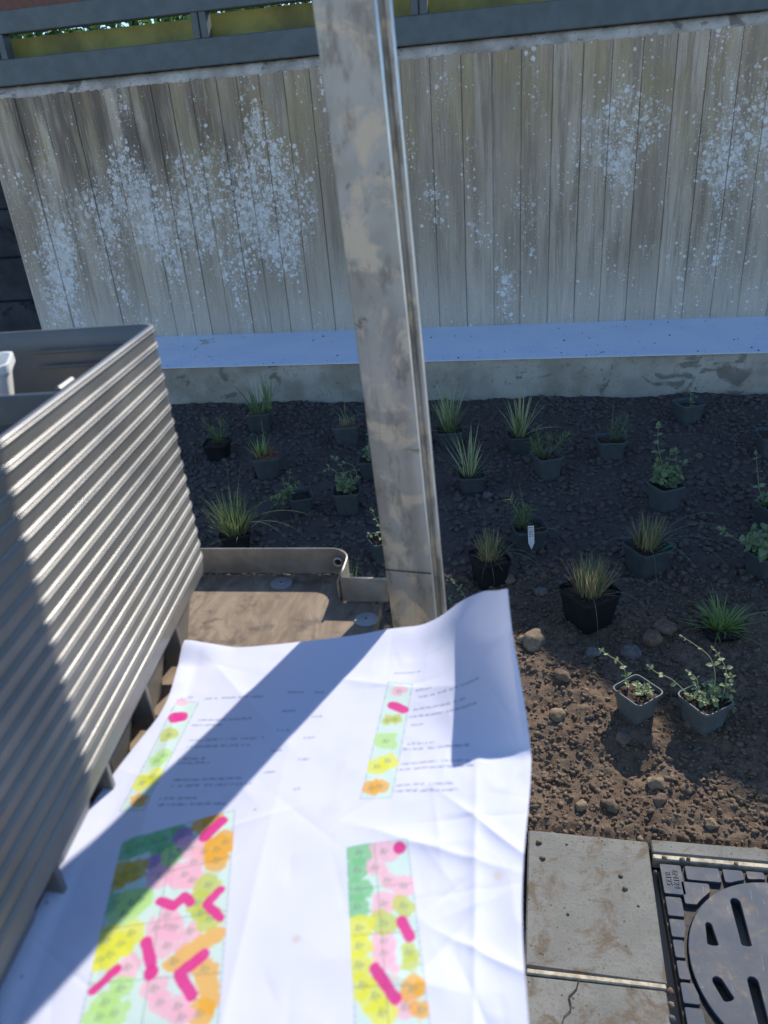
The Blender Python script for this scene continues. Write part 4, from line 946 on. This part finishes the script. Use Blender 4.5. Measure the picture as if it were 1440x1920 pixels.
GRP = 'young plants in square plastic pots set out on the planting bed'
def plant(kind, x, y, w, h, rz, label, potmat=None, tilt=None, sink=.0, fill=M_PEAT, fl=.86):
    root = empty('potted_plant', (x, y, float(soil_height(x, y)) - .004 - sink)); tag(root, label, 'potted plant', GRP)
    if tilt: root.rotation_euler = tilt
    if kind != 'front': w /= (abs(math.cos(math.radians(rz))) + abs(math.sin(math.radians(rz)))) * .88; h *= .98
    p, z = make_pot(root, w, h, potmat or M_POT, math.radians(rz), fill, fl); return root, z

def long_blades(root, z, lst, mat, name='long_blade'):
    for (a, lean, ln, w, dr) in lst:
        mb = MB(); ln *= 1.12; blade(mb, (.012 * math.cos(a), .012 * math.sin(a), z), a, lean, ln, w, dr, 12, .6); mb.build(name, mat, root)

R = random.Random(21); a_ = math.radians; M_RUST = leaf_material('rusty_dry_blade', (.13, .06, .03), (.20, .10, .045), (.28, .17, .08))
# -- far row
r_, z = plant('broad', -1.335, 3.52, .140, .105, 12, 'broad-bladed green grass with bark mulch in a square pot, leftmost against the footing', fill=M_BARK)
tuft(r_, z, 26, .15, .0075, .35, .55, 1.3, M_GRASS, .03, seed=3); tuft(r_, z, 18, .19, .006, .2, .3, .5, M_GRASS, .02, off=(.045, .03), seed=4)
r_, z = plant('cut', -.845, 3.37, .132, .105, 8, 'pot of cut-back tan stalks with arching green blades, left of the post', M_POTG, fill=M_BARK)
m = MB()
for q in range(13): x0 = -.03 + .006 * q + R.uniform(-.002, .002); y0 = R.uniform(-.01, .012); m.tube([(x0, y0, z - .005), (x0 + R.uniform(-.003, .003), y0, z + R.uniform(.03, .055))], .0019, 5)
m.build('cut_stalks', M_STRAW, r_); long_blades(r_, z, [(a_(150), .25, .17, .007, 2.4), (a_(120), .2, .14, .006, 2.0), (a_(30), .5, .12, .005, 1.7), (a_(100), .1, .2, .004, .3), (a_(60), .4, .10, .005, 2.2)], M_GRASS)
r_, z = plant('lav', -1.445, 3.20, .115, .085, 5, 'small feathery green plant in a dark pot beside the tray stack', M_POTB)
needles(r_, [[(0, 0, z), (-.01, .0, z + .05), (-.045, .0, z + .10)], [(0, 0, z), (.02, .01, z + .05), (.03, 0, z + .10)], [(0, 0, z), (.0, -.01, z + .06)], [(0, 0, z), (.035, -.01, z + .04), (.045, 0, z + .09)], [(0, 0, z), (-.02, .01, z + .05)]], 40, .026, .05, M_GRASS, R)
r_, z = plant('red', -1.13, 3.0, .140, .105, 14, 'yellow-green grass tuft in bark mulch, second row left of the post', fill=M_BARK, fl=.92)
tuft(r_, z, 30, .08, .0045, .25, .25, .45, M_BRIGHT, .024, off=(-.025, -.005), seed=6); tuft(r_, z, 40, .05, .004, .4, .5, .6, M_RUST, .035, 'rust_blades', seed=7); long_blades(r_, z, [(a_(110), .1, .17, .004, .2)], M_GRASS)
# tipped pot: plant leaning out of it
r_, z = plant('tipped', -.905, 2.70, .112, .095, 28, 'half-empty tilted pot with its upright leafy sprig pushed to the left', tilt=(a_(8), a_(7), 0), fl=.7)
J = [MB(), MB()]
for q in range(3): herb_stem(r_, [(-.05, 0, z), (-.062 + .012 * q, .0, z + .03), (-.07 + .03 * q, -.0, z + .08 + (.05 if q == 1 else 0))], 7, .022, joined=J, R=R)
for q in range(5): herb_stem(r_, [(-.05, 0, z + .01), (-.07 + R.uniform(-.02, .02), -.01, z + .02), (-.085 + R.uniform(-.03, .03), -.02, z - .01 + R.uniform(-.02, .03))], 4, .022, joined=J, R=R)
J[0].build('leaves', M_GRASS, r_, True)['kind'] = 'stuff'; J[1].build('stems', M_STEM, r_, True)['kind'] = 'stuff'

def herb(root, z, stems, leaf, bush=0, mat=None, spread=.03, hgt=.05, R=R):
    J = [MB(), MB()]; leaf *= 1.2; hgt *= 1.25; bush = int(bush * 1.3)
    for pts, nodes in stems: herb_stem(root, pts, nodes, leaf, joined=J, R=R)
    for q in range(bush):
        a = R.uniform(0, 2 * PI); rr = spread * math.sqrt(R.random()); x, y = rr * math.cos(a), rr * math.sin(a)
        herb_stem(root, [(x * .5, y * .5, z), (x, y, z + hgt * R.uniform(.3, .8)), (x * 1.3, y * 1.3, z + hgt * R.uniform(.5, 1.2))], 3, leaf * R.uniform(.8, 1.1), joined=J, R=R)
    J[0].build('leaves', mat or M_OREG, root, True)['kind'] = 'stuff'; J[1].build('stems', M_STEM, root, True)['kind'] = 'stuff'
r_, z = plant('oreg', -.712, 2.73, .115, .105, 10, 'bushy round-leaved herb with stems arching left, just left of the post')
herb(r_, z, [([(-.0, 0, z), (-.02, .01, z + .06), (-.06, .02, z + .10), (-.085, .02, z + .09)], 5), ([(.01, 0, z), (.0, .01, z + .08), (-.03, .02, z + .13), (-.045, .02, z + .145)], 5), ([(.02, 0, z), (.045, .01, z + .06), (.04, .01, z + .11), (.0, .02, z + .125)], 5), ([(.02, 0, z), (.03, .0, z + .05), (.05, .01, z + .06)], 4)], .022, 12, spread=.035)
r_, z = plant('oreg2', -.655, 3.02, .112, .09, 4, 'small round-leaved sprig in a pot half hidden by the post')
herb(r_, z, [([(0, 0, z), (-.005, .01, z + .06), (-.01, .02, z + .12)], 6), ([(.01, 0, z), (.03, .01, z + .05), (.04, .02, z + .09)], 4), ([(-.01, 0, z), (-.03, .01, z + .04)], 3)], .024, 4)
r_, z = plant('big', -1.087, 2.42, .135, .09, 20, 'tall dense green grass clump with long drooping blades beside the tray stack', M_POTB)
tuft(r_, z, 240, .13, .0024, .30, .28, .5, M_GRASS, .042, seed=8); tuft(r_, z, 120, .07, .0028, .35, .5, .5, M_STRAW, .05, 'straw_stubs', seed=9)
long_blades(r_, z, [(a_(0), .7, .33, .0024, 1.5), (a_(20), .55, .30, .0022, 1.2), (a_(-10), .8, .30, .0022, 1.6), (a_(60), .15, .27, .0024, .3), (a_(100), .1, .26, .0022, .2), (a_(160), .5, .2, .002, .8), (a_(30), .4, .26, .002, 1.9), (a_(-20), .6, .26, .002, 2.0)], M_GRASS)
r_, z = plant('stems', -.50, 2.36, .122, .095, 30, 'sparse pale-stemmed sprig in a pot directly left of the lower post')
herb(r_, z, [([(.0, 0, z), (-.01, .01, z + .05), (-.035, .02, z + .11)], 5), ([(.01, 0, z), (.02, .01, z + .07)], 4), ([(.0, 0, z), (-.03, .0, z + .03), (-.05, 0, z + .02)], 2)], .020, 0)
t = empty('grass_tuft', (-.60, 2.18, float(soil_height(-.6, 2.18)))); tag(t, 'few upright green blades just beyond the trolley shelf end', 'grass')
tuft(t, .0, 14, .12, .003, .15, .15, .3, M_BRIGHT, .03, seed=12)

def striped(x, y, w, ln, n, label, seed, lean=.2, off=(0, 0)):
    r_, z = plant('v', x, y, w, .085, 10, label)
    tuft(r_, z, n, ln, .0062, .16, lean, .35, M_VARI, .022, off=off, seed=seed); tuft(r_, z, n, ln * .55, .004, .35, .5, .7, M_GRASS, .026, 'short_blades', off=off, seed=seed + 50)
    return r_, z
r_, z = striped(-.345, 3.34, .125, .19, 60, 'largest striped grass clump, touching the right edge of the post', 13)
long_blades(r_, z, [(a_(40), .12, .34, .0025, .25)], M_GRASS)
r_, z = striped(-.215, 2.90, .115, .175, 22, 'striped grass leaning left, in front of the largest striped clump', 14, .2, (-.01, 0))
long_blades(r_, z, [(a_(170), .45, .20, .008, .2), (a_(165), .35, .20, .008, .2), (a_(175), .28, .18, .007, .1)], M_VARI)
r_, z = striped(-.02, 3.29, .118, .18, 34, 'striped grass in a pot right of the post, standing against the footing', 15, .28)
long_blades(r_, z, [(a_(0), 1.0, .17, .006, .8), (a_(10), .5, .17, .007, .3), (a_(170), .6, .15, .006, .3), (a_(90), .03, .22, .007, .05), (a_(100), .07, .21, .007, .05)], M_VARI)

r_, z = plant('feather', .098, 3.01, .125, .105, 24, 'low feathery plant with one long stem leaning right, in a dark green pot', M_POTG, fl=.8)
needles(r_, [[(-.02, 0, z), (-.03, .01, z + .06), (-.04, .02, z + .10)], [(-.02, 0, z), (.0, .0, z + .05), (.01, .01, z + .075)], [(-.02, 0, z), (-.045, -.01, z + .05)], [(-.01, 0, z), (.04, .0, z + .06), (.07, .01, z + .085)], [(-.02, 0, z), (-.05, .0, z + .03), (-.055, 0, z + .07)]], 42, .028, .05, M_GRASS, R)
long_blades(r_, z, [(a_(0), .9, .17, .0022, -.5), (a_(5), .6, .14, .002, -.2)], M_STRAW)
r_, z = plant('lav2', .370, 3.20, .118, .090, 6, 'grey-green lavender sprig leaning right in a pot below the footing', M_POTG, fl=.8)
needles(r_, [[(.01, 0, z), (.02, .0, z + .05), (.035, .01, z + .10)], [(.01, 0, z), (.04, .0, z + .05), (.055, .01, z + .09)], [(.01, 0, z), (.0, .0, z + .04), (.02, 0, z + .08)], [(.01, 0, z), (.05, 0, z + .03)]], 46, .027, .045, M_LAV, R)
long_blades(r_, z, [(a_(80), .12, .18, .002, .3), (a_(178), .9, .10, .002, .6), (a_(170), .5, .09, .002, .3), (a_(0), 1.1, .06, .002, .2)], M_STRAW)
r_, z = plant('tiny', .757, 3.575, .130, .100, 20, 'tiny single-stemmed seedling in a pot against the footing at the right', M_POTG, fl=.75)
herb(r_, z, [([(0, 0, z - .01), (.003, .0, z + .04), (.0, .01, z + .10)], 4), ([(0, 0, z), (.01, .0, z + .05), (.02, .01, z + .08)], 3)], .022, 0)
r_, z = plant('mint', .530, 2.74, .128, .110, 28, 'tallest leafy mint standing alone in the right half of the bed', M_POTG, fl=.85)
herb(r_, z, [([(-.01, 0, z), (-.02, .01, z + .09), (-.04, .02, z + .17), (-.042, .03, z + .235)], 7), ([(.0, 0, z), (.0, .01, z + .07), (.01, .02, z + .13)], 6), ([(.01, 0, z), (.04, .01, z + .06), (.06, .02, z + .09)], 5), ([(-.01, 0, z), (-.03, .0, z + .05), (-.035, .01, z + .10)], 5), ([(.01, 0, z), (.03, .01, z + .08), (.025, .01, z + .14)], 4)], .030, 13, spread=.035, hgt=.06)
r_, z = plant('edge', 1.045, 3.22, .125, .100, 0, 'pot cut by the right edge of the picture, farthest of the three at that edge', M_POTG)
tuft(r_, z, 14, .12, .004, .2, .3, .5, M_GRASS, .02, seed=31)
r_, z = plant('label', .020, 2.455, .125, .100, 14, 'feathery plant with a white printed label hanging on its dark green pot', M_POT, fl=.8)
needles(r_, [[(-.02, 0, z), (-.03, .0, z + .05), (-.055, .01, z + .09)], [(-.02, 0, z), (-.015, .0, z + .05), (-.01, .01, z + .07)], [(-.02, 0, z), (-.04, 0, z + .04)], [(-.02, 0, z), (.005, .01, z + .06)]], 42, .028, .045, M_GRASS, R)
long_blades(r_, z, [(a_(150), .12, .17, .003, .1), (a_(0), 1.2, .09, .002, .9), (a_(180), .5, .10, .005, .2)], M_VARI)
lb = MB().loft([[(-.0085, y, 0), (.0085, y, 0), (.0085, y, .052), (0, y, .072), (-.0085, y, .052)] for y in (0, .0008)], True, True, True).build('plant_label', M_WHITE, r_)
lb.location = (.006, -.060, z + .046); lb.rotation_euler = (a_(180 - 14), a_(0), a_(10)); lb.rotation_mode = 'XYZ'; lb.scale = (1.25, 1, 1.2); lb.location = (.006, -.066, z + .052)
pr = MB()
for q in range(6):
    for c in range(5):
        if R.random() < .8: pr.box((-.0065 + c * .0027, -.0004, .004 + q * .0052), (-.0065 + c * .0027 + R.uniform(.0012, .0022), .00125, .004 + q * .0052 + R.uniform(.0018, .0032)))
pr.build('label_print', M_INK, lb)['kind'] = 'stuff'

def sedge(x, y, w, h, rz, label, n, ln, seed, longs, mat=M_POTB):
    w *= 1.12; r_, z = plant('sedge', x, y, w, h, rz, label, mat, fl=.86)
    tuft(r_, z, n, ln, .0026, .20, .24, .35, M_STRAW, w * .20, 'cut_blades', seed=seed); tuft(r_, z, n // 2, ln * 1.05, .0026, .18, .18, .3, M_GRASS, w * .15, seed=seed + 1)
    tuft(r_, z, n // 5, ln * .8, .0022, .3, .9, .5, M_STRAW, w * .2, 'stray_blades', seed=seed + 2); long_blades(r_, z, longs, M_LAV); return r_, z
sedge(-.112, 2.245, .128, .105, 22, 'straw-tipped sedge in a black pot just right of the post', 90, .085, 41, [(a_(-5), .6, .20, .0022, 2.6), (a_(-20), .7, .22, .0022, 2.3), (a_(110), .2, .16, .0018, .3), (a_(-80), 1.2, .12, .002, 1.3), (a_(-100), 1.1, .12, .002, 1.4)])
r_, z = sedge(.415, 2.34, .140, .105, 30, 'sedge in a dark pot with long hanging blades and a teal plastic tag', 150, .095, 44, [(a_(20), .5, .30, .0022, 1.9), (a_(5), .6, .33, .0022, 2.1), (a_(-20), .7, .33, .0022, 2.0), (a_(-40), .6, .33, .002, 2.2), (a_(-90), .8, .22, .002, 2.0), (a_(-150), .6, .28, .002, 2.1), (a_(180), .5, .26, .002, 1.9), (a_(200), .6, .25, .0045, 2.4), (a_(-60), .7, .3, .002, 2.1)], M_POT)
tg = MB().box((0, -.0004, 0), (.036, .0004, .010)).build('teal_tag', flat('teal_plastic', (.01, .16, .15), .35), r_); tg.location = (.042, -.035, z + .012); tg.rotation_euler = (a_(20), a_(-28), a_(8))
sedge(.205, 2.055, .165, .125, 38, 'large straw-coloured sedge in the biggest black pot', 190, .095, 47, [(a_(-85), .9, .18, .0024, 2.2), (a_(10), .7, .22, .002, 2.2), (a_(190), .9, .18, .0018, 2.2), (a_(175), .7, .16, .0018, 2.0), (a_(-30), .8, .22, .002, 2.0)])
r_, z = plant('bright', .590, 2.02, .110, .055, 10, 'bright green spreading grass in a low dark pot above the front pots', M_POTB, sink=.03)
tuft(r_, z, 130, .085, .0042, .38, .60, .8, M_BRIGHT, .020, seed=51); tuft(r_, z, 26, .12, .0028, .25, .95, .9, M_GRASS, .02, 'outer_blades', seed=52)
long_blades(r_, z, [(a_(10), .9, .17, .004, .9), (a_(160), .9, .18, .002, .7), (a_(-50), 1.2, .14, .003, .6), (a_(-110), 1.2, .11, .004, .5), (a_(180), 1.0, .20, .002, .9)], M_GRASS)
r_, z = plant('mintstem', .88, 2.62, .118, .100, 20, 'herb with one long stem rising left, middle pot at the right picture edge', fl=.85)
herb(r_, z, [([(-.02, 0, z), (-.05, .01, z + .06), (-.065, .02, z + .13), (-.075, .03, z + .19)], 4), ([(-.02, 0, z), (-.05, .0, z + .02)], 3), ([(.02, 0, z), (.05, .01, z + .05)], 4)], .024, 6)
r_, z = plant('mintbush', .785, 2.32, .138, .095, 34, 'low bushy herb sending a stem left, nearest pot at the right picture edge', fl=.9)
herb(r_, z, [([(-.03, 0, z), (-.07, .0, z + .03), (-.12, .01, z + .055), (-.145, .01, z + .075)], 4), ([(.0, 0, z), (.01, .01, z + .05), (-.01, .02, z + .08)], 3)], .032, 20, spread=.055, hgt=.045)
t = empty('seedling', (-.19, 2.06, float(soil_height(-.19, 2.06)))); tag(t, 'thin unpotted seedling right of the post foot', 'seedling')
herb(t, 0, [([(.01, 0, -.01), (.005, .01, .05), (-.03, .02, .10)], 5), ([(-.02, -.01, -.01), (-.04, .0, .04)], 3)], .020, 0)

# -- the two nearest plants: every leaf its own piece
def front(x, y, w, h, rz, label, stems, bush, seed, spread, hgt, leaf):
    r_, z = plant('front', x, y, w, h, rz, label, M_POTL, fl=.86); R = random.Random(seed)
    for pts, nodes in stems: herb_stem(r_, [(a, b, z + c) for a, b, c in pts], nodes, leaf, separate=True, R=R, rad=.0014)
    for q in range(bush):
        a = R.uniform(0, 2 * PI); rr = spread * math.sqrt(R.random()); cx, cy = rr * math.cos(a), rr * math.sin(a)
        cx += .012 if seed == 61 else .005
        herb_stem(r_, [(cx * .6, cy * .6, z), (cx, cy, z + hgt * .6), (cx * 1.25, cy * 1.25, z + hgt * R.uniform(.7, 1.2))], 3, leaf * R.uniform(.75, 1.0), separate=True, R=R)
front(.303, 1.655, .098, .080, 41, 'left of the two nearest pots, small-leaved herb with bare compost showing',
      [([(-.022, .01, 0), (-.030, .02, .035), (-.038, .04, .060), (-.075, .06, .075), (-.092, .07, .082)], 6), ([(-.022, .012, 0), (-.028, .02, .02)], 2)], 9, 61, .020, .022, .0155)
front(.470, 1.640, .105, .085, 36, 'right of the two nearest pots, bushy herb with long stems arching over its neighbour',
      [([(-.030, 0, 0), (-.052, .01, .022), (-.085, .02, .050), (-.122, .03, .062), (-.140, .035, .075)], 4), ([(.018, .01, 0), (.022, .02, .06), (.008, .04, .11), (-.030, .06, .135), (-.058, .07, .150)], 4),
       ([(.040, 0, 0), (.046, .01, .05), (.044, .02, .09), (.030, .04, .115), (.016, .05, .130)], 7), ([(.046, -.005, 0), (.062, -.01, .015), (.066, -.02, -.005)], 4), ([(-.012, .02, 0), (-.02, .03, .045), (-.04, .04, .06)], 3), ([(.045, .01, 0), (.06, .012, .04), (.058, .02, .07)], 4)], 17, 62, .034, .028, .0185)
for o in list(bpy.data.objects):          # drop the tiny helper curves' leftovers, if any
    if o.type in ('CURVE', 'FONT'): bpy.data.objects.remove(o)
